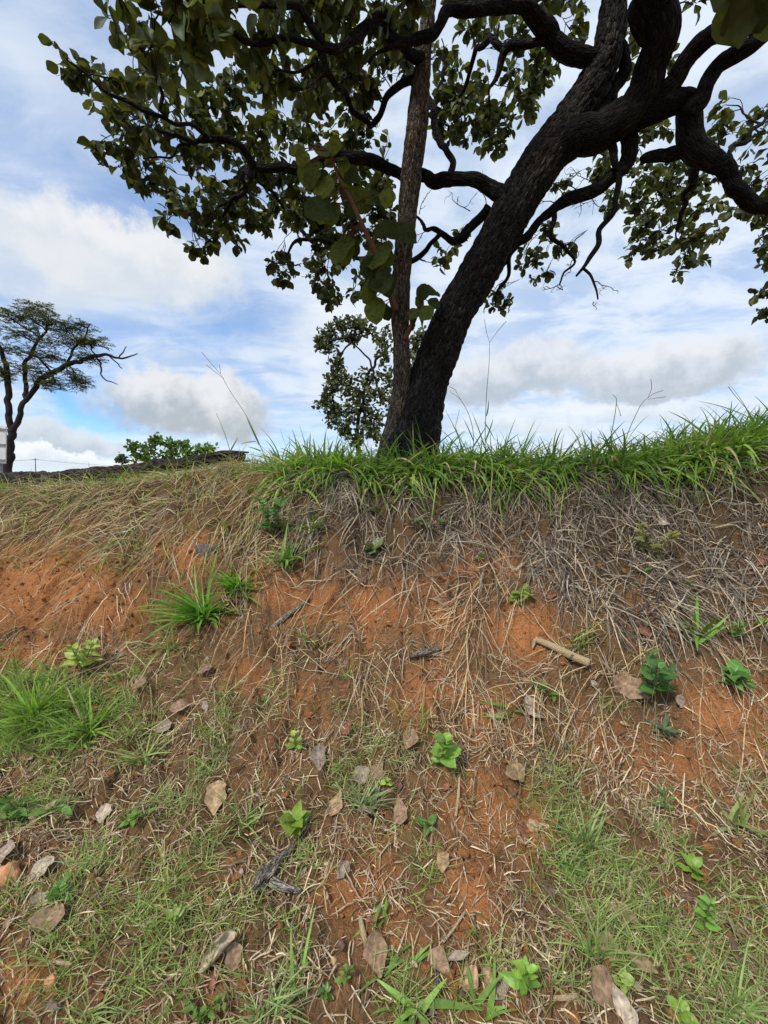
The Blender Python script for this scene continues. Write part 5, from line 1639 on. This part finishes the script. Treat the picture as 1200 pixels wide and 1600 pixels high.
stalk('tall leaning grass stalk on the left crest beside the log end', [(425, 745, 3.35), (408, 700, 3.35), (385, 650, 3.35), (360, 612, 3.35), (345, 585, 3.35)], [(405, 695, 385, 650, 3.35), (408, 705, 385, 695, 3.35), (400, 690, 370, 690, 3.35)], tips=[[(345, 585, 3.35), (330, 568, 3.35), (315, 550, 3.35)], [(345, 585, 3.35), (343, 570, 3.35)], [(350, 592, 3.35), (322, 570, 3.35)]])
stalk('tall upright grass stalk with forked seed head right of the trunk', [(760, 745, 3.3), (758, 690, 3.3), (760, 620, 3.3), (764, 570, 3.3), (765, 535, 3.3)], [(757, 700, 740, 640, 3.3), (758, 690, 775, 650, 3.3), (760, 650, 768, 620, 3.3), (757, 660, 777, 690, 3.3)], tips=[[(765, 535, 3.3), (760, 518, 3.3), (757, 499, 3.3)], [(765, 535, 3.3), (778, 517, 3.3), (791, 502, 3.3)]])
stalk('arching thin grass stalk just right of the trunk base', [(735, 745, 3.4), (740, 690, 3.4), (735, 655, 3.4), (720, 625, 3.4), (703, 612, 3.4)], [(740, 690, 725, 650, 3.4), (738, 700, 765, 660, 3.4), (728, 720, 690, 650, 3.4)], tips=[[(720, 625, 3.4), (710, 608, 3.4), (702, 604, 3.4)], [(718, 640, 3.4), (712, 665, 3.4)]])
stalk('thin branching grass stalk on the right crest', [(970, 720, 3.2), (980, 680, 3.2), (1000, 635, 3.2), (1012, 622, 3.2)], [(975, 700, 955, 660, 3.2)], tips=[[(1012, 622, 3.2), (1022, 615, 3.2), (1036, 610, 3.2)], [(1012, 622, 3.2), (1018, 608, 3.2), (1017, 592, 3.2)], [(1012, 624, 3.2), (1040, 620, 3.2)]])
stalk('curling wiry grass stalk on the right crest left of the branching one', [(945, 730, 3.2), (955, 680, 3.2), (962, 640, 3.2), (963, 622, 3.2), (957, 616, 3.2)], [(950, 700, 935, 665, 3.2)], tips=[[(963, 630, 3.2), (968, 642, 3.2), (970, 650, 3.2)]])
stalk('broad-bladed tall grass stalk at the right end of the crest', [(1185, 710, 2.95), (1180, 670, 2.95), (1172, 645, 2.95)], [(1175, 655, 1143, 592, 2.95), (1175, 655, 1095, 612, 2.95), (1180, 670, 1200, 632, 2.95), (1180, 665, 1150, 640, 2.95)], tips=[[(1172, 645, 2.95), (1150, 620, 2.95), (1138, 604, 2.95)]])
stalk('thin faint grass stalk left of the leaning one on the left crest', [(365, 735, 3.6), (358, 700, 3.6), (350, 675, 3.6), (342, 655, 3.6)], [(360, 705, 372, 682, 3.6)], tips=[[(342, 655, 3.6), (338, 646, 3.6)]])

# yellow dry blade hanging from the crest
b0 = at(968, 768, 2.98)
root = empty('dry_blade', b0)
tag(root, 'single long yellow dry grass blade hanging below the right crest grass', 'grass blade')
a, b_ = at(966, 762, 2.96), at(940, 818, 2.86)
d = b_ - a
L = np.linalg.norm(d)
Xv, Yv, Zv = leaf_frames(d[None], np.array([[.2, -.9, .3]]))
obj('blade', blade_mesh((0.62, 0.46, 0.15), 1), None, root, frame(Xv[0] * .04, Yv[0] * L, Zv[0] * L * .3, a))

# ------------------------------------------------------------------ fallen leaves, each one a thing
BROWN, TAN, PALE, GREYB, RED, DKB = (0.29, 0.185, 0.115), (0.38, 0.25, 0.14), (0.44, 0.35, 0.26), (0.31, 0.24, 0.18), (0.24, 0.105, 0.06), (0.13, 0.08, 0.055)


def dead_mesh(c, seed, curl, roll, kind):
    R = np.random.default_rng(seed)
    v, q = leaf_template(kind, 10, 4, 0.0, 0.0, 0.0, seed)
    v = v.copy()
    e = np.abs(v[:, 0]) / .42
    v[:, 0] *= 1 + .18 * np.sin(v[:, 1] * R.uniform(9, 16) + R.uniform(0, 6)) * e
    # lateral roll
    if roll > .05:
        ang = v[:, 0] * roll * 6
        v[:, 2] = (1 - np.cos(ang)) / (roll * 6)
        v[:, 0] = np.sin(ang) / (roll * 6)
    v[:, 2] += curl * ((v[:, 1] - .5) ** 2 * 1.4 - .1) * R.choice([1, 1, -.6])
    v[:, 2] += .05 * np.sin(v[:, 1] * 7 + R.uniform(0, 6)) + .06 * np.sin(v[:, 0] * 14 + R.uniform(0, 6)) * e
    v[:, 2] += .03 * R.normal(size=len(v)) * e
    colv = np.repeat(np.array(c)[None], len(v), 0) * (1 + .12 * R.normal(size=(len(v), 1)))
    colv[np.abs(v[:, 0]) < .012] *= 1.25
    colv = np.clip(colv, .01, 1)
    return mesh_np('dead_leaf', v, q, colv)


def dead_leaf(label, px, py, Lpx, c, seed, ang=None, curl=.5, roll=.12, kind='obovate', tilt=.25, group=None, parts=True, lift=.35):
    p = ground(px, py)
    sc = p[1] / F
    R = np.random.default_rng(seed + 3000)
    L = Lpx * sc * .92
    N = normal(np.array([p[0]]), np.array([p[1]]), .05)[0]
    N = unit(N + tilt * R.normal(size=3) + np.array([0, -.25, .1]))
    a = R.uniform(0, 2 * math.pi) if ang is None else math.radians(ang)
    # wanted direction in the picture: right = +x, up the picture = up the slope
    upv = unit(np.array([0, .35, .9]))
    d = math.cos(a) * np.array([1.0, 0, 0]) + math.sin(a) * upv
    d = unit(d - N * np.dot(d, N))
    Xv, Yv, Zv = leaf_frames(d[None], N[None])
    o0 = p + N * (.010 + lift * .03) - Yv[0] * L * .5
    root = empty('dead_leaf', p)
    tag(root, label, 'dead leaf', group)
    obj('blade', dead_mesh(c, seed, curl, roll, kind), M_DEAD, root, frame(Xv[0], Yv[0], Zv[0], o0, L))
    if parts:
        t = Tubes()
        t.add([o0 + Zv[0] * curl * .25 * L * 0, o0 - Yv[0] * L * .10 + N * .004, o0 - Yv[0] * L * .2], [.0016, .0014, .0012], sides=5, step=.01)
        obj('stalk', t.mesh('stalk'), M_BROWNSTICK, root)


DL = [
    ('grey-brown dead leaf beside the seedlings left of centre', 495, 1190, 42, GREYB, 80), ('square-looking brown dead leaf in the middle grass', 626, 1270, 46, BROWN, 100), ('large brown dead leaf standing at the lower middle', 586, 1494, 58, BROWN, 95),
    ('curled brown dead leaf left of the pale star-shaped one', 688, 1508, 42, BROWN, 130), ('pale grey star-shaped dead leaf at the bottom', 714, 1510, 56, PALE, 85), ('tan dead leaf below the pale star-shaped one', 735, 1542, 42, TAN, 60),
    ('narrow tan dead leaf between two others at the bottom', 762, 1540, 34, TAN, 95), ('ribbed grey-brown dead leaf right of the narrow tan one', 786, 1546, 48, GREYB, 75), ('largest brown dead leaf at the bottom right', 940, 1555, 78, BROWN, 115),
    ('notched brown dead leaf above the largest one', 946, 1490, 50, TAN, 60), ('brown dead leaf leaning in the right grass', 970, 1434, 52, BROWN, 135), ('broken brown dead leaf right of the notched one', 1000, 1512, 48, BROWN, 120),
    ('upper of two folded brown dead leaves at the right edge', 1152, 1468, 52, BROWN, 150), ('lower of two folded dark dead leaves at the right edge', 1160, 1502, 62, DKB, 110), ('big brown dead leaf under the dense glossy herb', 985, 1076, 58, BROWN, 140),
    ('olive-brown rounded dead leaf on the bare soil right of centre', 800, 1210, 44, (0.27, 0.19, 0.10), 20), ('small grey dead leaf on the bare soil above the olive-brown one', 782, 1124, 30, GREYB, 30), ('pale upright dead leaf below the pale stick', 830, 1112, 44, PALE, 95),
    ('red-brown dead leaf on the middle slope', 540, 1072, 30, RED, 15), ('small red-brown dead leaf below the one on the middle slope', 542, 1140, 26, RED, 60), ('purple-brown dead leaf on the left slope', 322, 1050, 26, (0.22, 0.13, 0.11), 25),
    ('oval brown dead leaf left of the purple-brown one', 218, 1072, 28, BROWN, 80), ('curled brown dead leaf below the purple-brown one', 282, 1106, 34, BROWN, 20), ('broad brown dead leaf at the lower left', 74, 1444, 54, BROWN, 20),
    ('pale folded dead leaf beside the small left seedling', 66, 1364, 44, PALE, 70), ('small pale curled leaf above the broad lower left one', 70, 1408, 36, PALE, 20), ('pale dead leaf curled in the left litter', 164, 1278, 32, PALE, 100),
    ('thin brown dead leaf hanging in the middle left grass', 340, 1250, 52, TAN, 100), ('dark brown dead leaf above the square-looking one', 588, 1206, 42, BROWN, 60), ('flat brown dead leaf left of the dark brown one', 560, 1216, 38, GREYB, 40),
    ('grey dead leaf beside the small star-shaped herb', 1060, 1096, 28, GREYB, 160), ('flat grey-red dead leaf at the lower edge of the thatch', 858, 930, 26, RED, 0), ('red dead leaf on the orange soil strip', 822, 1302, 34, RED, 120),
    ('orange-tan dead leaf at the middle of the orange strip', 694, 1352, 34, TAN, 95), ('dark dead leaf in the grass right of the orange strip', 855, 1396, 30, DKB, 100), ('reddish dead leaf at the right edge in the thatch', 1190, 880, 24, RED, 30),
    ('grey dead leaf at the left edge above the orange stone', 14, 1336, 42, GREYB, 20), ('long grey dead leaf at the bottom right of the largest one', 972, 1574, 60, PALE, 110), ('dark dead leaf cut by the bottom right edge', 1100, 1592, 52, DKB, 110),
    ('brown leaf half buried beside the pale rolled leaf', 362, 1500, 40, BROWN, 80), ('brown dead leaf hidden in the lower middle left litter', 70, 1272, 40, BROWN, 60), ('curled pale leaf in the thatch under the drooping plant', 1034, 818, 26, PALE, 20),
    ('brown dead leaf on the left foot under the lime seedling', 255, 1140, 30, GREYB, 30), ('small red-brown leaf in the thatch above the dense dark herb', 1003, 988, 26, RED, 150), ('flat brown leaf on the slope left of the lime seedling', 640, 1160, 36, BROWN, 70),
    ('tan leaf scrap above the red leaf on the orange strip', 838, 1292, 26, TAN, 170), ('dull brown leaf in the middle grass under the bright rosette', 528, 1260, 44, TAN, 90), ('grey curled leaf near the mossy bare soil', 535, 1355, 30, GREYB, 50),
]
for i, (lb, px, py, L, c, an) in enumerate(DL):
    dead_leaf(lb, px, py, L, c, i, an, curl=(.35, .7, .5, .2)[i % 4], roll=(.08, .16, .22, .1, .13)[i % 5], kind=('obovate', 'ovate', 'obovate')[i % 3])
dead_leaf('pale rolled-up dead leaf lying at the lower left of centre', 342, 1494, 70, (0.43, 0.35, 0.25), 501, 55, .2, 1.1, 'obovate')
R = np.random.default_rng(606)
LAND = [(462, 1270, 'bright green rosette'), (428, 1372, 'grey weathered wood'), (688, 1168, 'lime broad-leaved seedling'), (626, 1270, 'square-looking brown leaf'), (586, 1494, 'large standing brown leaf'), (714, 1510, 'pale star-shaped leaf'),
        (342, 1494, 'pale rolled leaf'), (96, 1382, 'small left seedling'), (74, 1444, 'broad lower left leaf'), (10, 1382, 'orange stone'), (816, 1512, 'broad toothed seedling'), (940, 1555, 'largest bottom right leaf'), (1078, 1350, 'lime-topped seedling'),
        (880, 1442, 'tan twig'), (985, 1076, 'big leaf under the glossy herb'), (800, 1210, 'olive-brown rounded leaf'), (1160, 1502, 'folded right-edge leaves'), (1160, 1292, 'pale wide-bladed right plant'), (322, 1050, 'purple-brown leaf'), (322, 1558, 'leafy trailing clump'),
        (50, 1240, 'dark green leafy mat'), (882, 1036, 'pale broken stick'), (513, 1363, 'pale pebble'), (970, 1434, 'leaning brown leaf'), (164, 1278, 'pale curled left leaf')]
SCR = [('brown', BROWN), ('tan', TAN), ('grey-brown', GREYB), ('dark', DKB), ('reddish', RED), ('pale', PALE)]
for k, (lx_, ly_, nm_) in enumerate(LAND):
    dirs = [('left of', -1, 0), ('right of', 1, 0), ('below', 0, 1), ('above', 0, -1)]
    for q_ in R.permutation(4)[:2]:
        dn, dx, dy = dirs[q_]
        dist_ = R.uniform(38, 62)
        px, py = lx_ + dx * dist_ + R.normal() * 6, ly_ + dy * dist_ + R.normal() * 6
        if not (12 < px < 1188 and 1030 < py < 1585):
            continue
        cn, cv = SCR[int(R.integers(6))]
        dead_leaf(f'small {cn} scrap of dead leaf just {dn} the {nm_}', px, py, R.uniform(13, 23), cv, 700 + k * 4 + int(q_), None, .6, R.uniform(.1, .4), 'ovate', .5,
                  'small dead leaf scraps at the foot of the bank', False, .2)


# ------------------------------------------------------------------ sticks, wood, stones
def stick(name, label, pts, rpx, mat, cat='stick', lift=.012, sides=14, rough=.12, bark=.0, seed=0, branch=None):
    P = np.array([ground(*p) for p in pts])
    sc = P[0][1] / F
    P[:, 2] += lift
    root = empty(name, P[0])
    tag(root, label, cat)
    t = Tubes()
    R_ = np.array(rpx) * sc
    t.add(P, R_, sides=sides, step=.008, rough=rough, bark=bark, seed=seed, knob=.15)
    obj('shaft', t.mesh('shaft'), mat, root)
    if branch:
        t = Tubes()
        B = np.array([ground(*p) for p in branch])
        B[:, 2] += lift
        t.add(B, np.linspace(R_[0] * .7, R_[0] * .4, len(B)), sides=10, step=.008, rough=rough, seed=seed + 1)
        obj('side_piece', t.mesh('side_piece'), mat, root)


stick('broken_stick', 'thick pale broken stick lying below the bare orange mound', [(836, 1014), (860, 1022), (890, 1037), (920, 1050)], [4.5, 5.5, 6.5, 6.5], M_STICK, lift=.05, seed=1, branch=[(836, 1014), (832, 1026)])
stick('weathered_wood', 'grey weathered piece of wood left of the mossy soil', [(398, 1402), (415, 1385), (436, 1358), (460, 1326)], [10, 17, 12, 2], M_WOOD, 'wood', .03, 40, .5, .022, 2, [(425, 1392), (445, 1400), (470, 1408)])
stick('grey_root', 'dark grey dead stick on the slope below the spreading tuft', [(424, 986), (445, 972), (465, 955), (484, 940)], [3, 5, 4, 2], M_WOOD, 'stick', .02, 12, .3, .002, 3)
stick('grey_root', 'short grey wood splinter in the middle of the bare slope', [(640, 1030), (660, 1024), (690, 1020)], [3, 6, 2], M_WOOD, 'stick', .015, 12, .3, .002, 4)
for i, (lb, pts, r, m) in enumerate([
        ('tan twig lying in the grass below the dark dead leaf', [(856, 1420), (880, 1440), (905, 1466)], [3, 3.4, 3], M_BROWNSTICK),
        ('bent tan twig in the middle of the right grass', [(994, 1362), (986, 1380), (982, 1415)], [2, 3, 2.6], M_STICK),
        ('dark thin stick at the bottom middle below the curled leaf', [(684, 1518), (680, 1560), (674, 1598)], [3.5, 4, 4], M_WOOD),
        ('short pale stick above the large bottom middle leaf', [(563, 1440), (568, 1466), (572, 1484)], [4, 5, 4], M_STICK),
        ('thin upright tan stick in the bottom right grass', [(863, 1535), (861, 1570), (858, 1600)], [2, 2.4, 2.4], M_BROWNSTICK),
        ('short tan stick at the bottom right beside the thin upright one', [(866, 1568), (885, 1566), (904, 1562)], [3, 3.4, 3], M_STICK),
        ('short orange-brown stick at the lower left corner', [(72, 1512), (92, 1512), (112, 1514)], [3, 3.6, 3], M_STICK),
        ('thin tan twig crossing the orange strip', [(692, 1478), (708, 1458), (726, 1430)], [2, 2.2, 2], M_STICK),
        ('thin upright dry twig on the orange strip', [(741, 1432), (743, 1465), (744, 1500)], [1.6, 2, 2], M_BROWNSTICK),
        ('long thin pale twig on the right slope below the pale stick', [(918, 1160), (914, 1200), (900, 1230), (925, 1130)][:3], [1.4, 2, 2], M_STICK),
        ('flat chip of tan wood on the orange strip', [(834, 1294), (846, 1296), (858, 1297)], [4, 4.6, 4], M_STICK),
        ('short twig in the left litter above the yellow gravel', [(254, 1316), (256, 1336), (257, 1354)], [2.2, 2.6, 2], M_STICK),
        ('short brown twig lying in the lower left grass', [(184, 1482), (200, 1480), (222, 1476)], [2.4, 3, 2.4], M_BROWNSTICK),
        ('thin twig in the bottom left litter', [(58, 1570), (70, 1540), (78, 1520)], [1.8, 2, 1.6], M_BROWNSTICK),
        ('thin straight twig in the grass above the tan twig', [(838, 1340), (846, 1362), (850, 1378)], [2, 2.4, 2], M_BROWNSTICK),
        ('short dry stick standing in the orange strip near the top', [(718, 1215), (716, 1250), (712, 1280)], [2, 2.4, 2.2], M_STICK)]):
    stick('twig', lb, pts, r, m, 'twig', .012, 10, .15, 0, 20 + i)


def rock(name, label, px, py, rx, ry, mat, seed, cat='stone', flat=.7):
    p = ground(px, py)
    sc = p[1] / F
    R = np.random.default_rng(seed)
    nu, nv_ = 28, 18
    th = np.linspace(0, 2 * np.pi, nu, endpoint=False)
    ph = np.linspace(0.02, np.pi - .02, nv_)
    X = np.sin(ph)[:, None] * np.cos(th)[None]
    Y = np.sin(ph)[:, None] * np.sin(th)[None]
    Z = np.repeat(np.cos(ph)[:, None], nu, 1)
    k = 1 + .35 * (vn3(X * 1.6 + seed, Y * 1.6, Z * 1.6, seed) - .5) * 2 + .14 * (vn3(X * 5 + seed, Y * 5, Z * 5, seed) - .5) * 2
    Pm = np.sign(np.stack([X, Y, Z], -1)) * np.abs(np.stack([X, Y, Z], -1)) ** .88 * k[..., None]
    Pm = Pm * np.array([rx * sc, .8 * max(rx, ry) * sc * flat, ry * sc]) + p + np.array([0, .02, .2 * ry * sc])
    i = np.arange(nv_ - 1)[:, None] * nu + np.arange(nu)[None]
    j = np.arange(nv_ - 1)[:, None] * nu + (np.arange(nu)[None] + 1) % nu
    q = np.stack([i, i + nu, j + nu, j], -1).reshape(-1, 4)
    V_ = Pm.reshape(-1, 3)
    o = obj(name, mesh_np(name, V_ - p, q), mat)
    o.location = Vector(p)
    tag(o, label, cat)


rock('orange_stone', 'elongated orange stone at the left picture edge', 8, 1384, 17, 22, M_STONE_O, 5)
rock('dark_stone', 'dark grey flat-topped stone stuck in the left upper bank', 325, 866, 23, 13, M_STONE_D, 8)
rock('grey_stone', 'small grey stone in the bottom left corner', 76, 1594, 12, 10, M_STONE_D, 9)
rock('orange_pebble', 'pale orange pebble near the bottom left corner', 70, 1556, 9, 12, M_STONE_O, 10)
rock('tan_pebble', 'tan pebble below the pale star-shaped leaf', 738, 1556, 11, 13, M_STONE_Y, 11)
rock('pale_pebble', 'pale pebble on the mossy bare soil', 513, 1363, 9, 5, M_STONE_Y, 12)
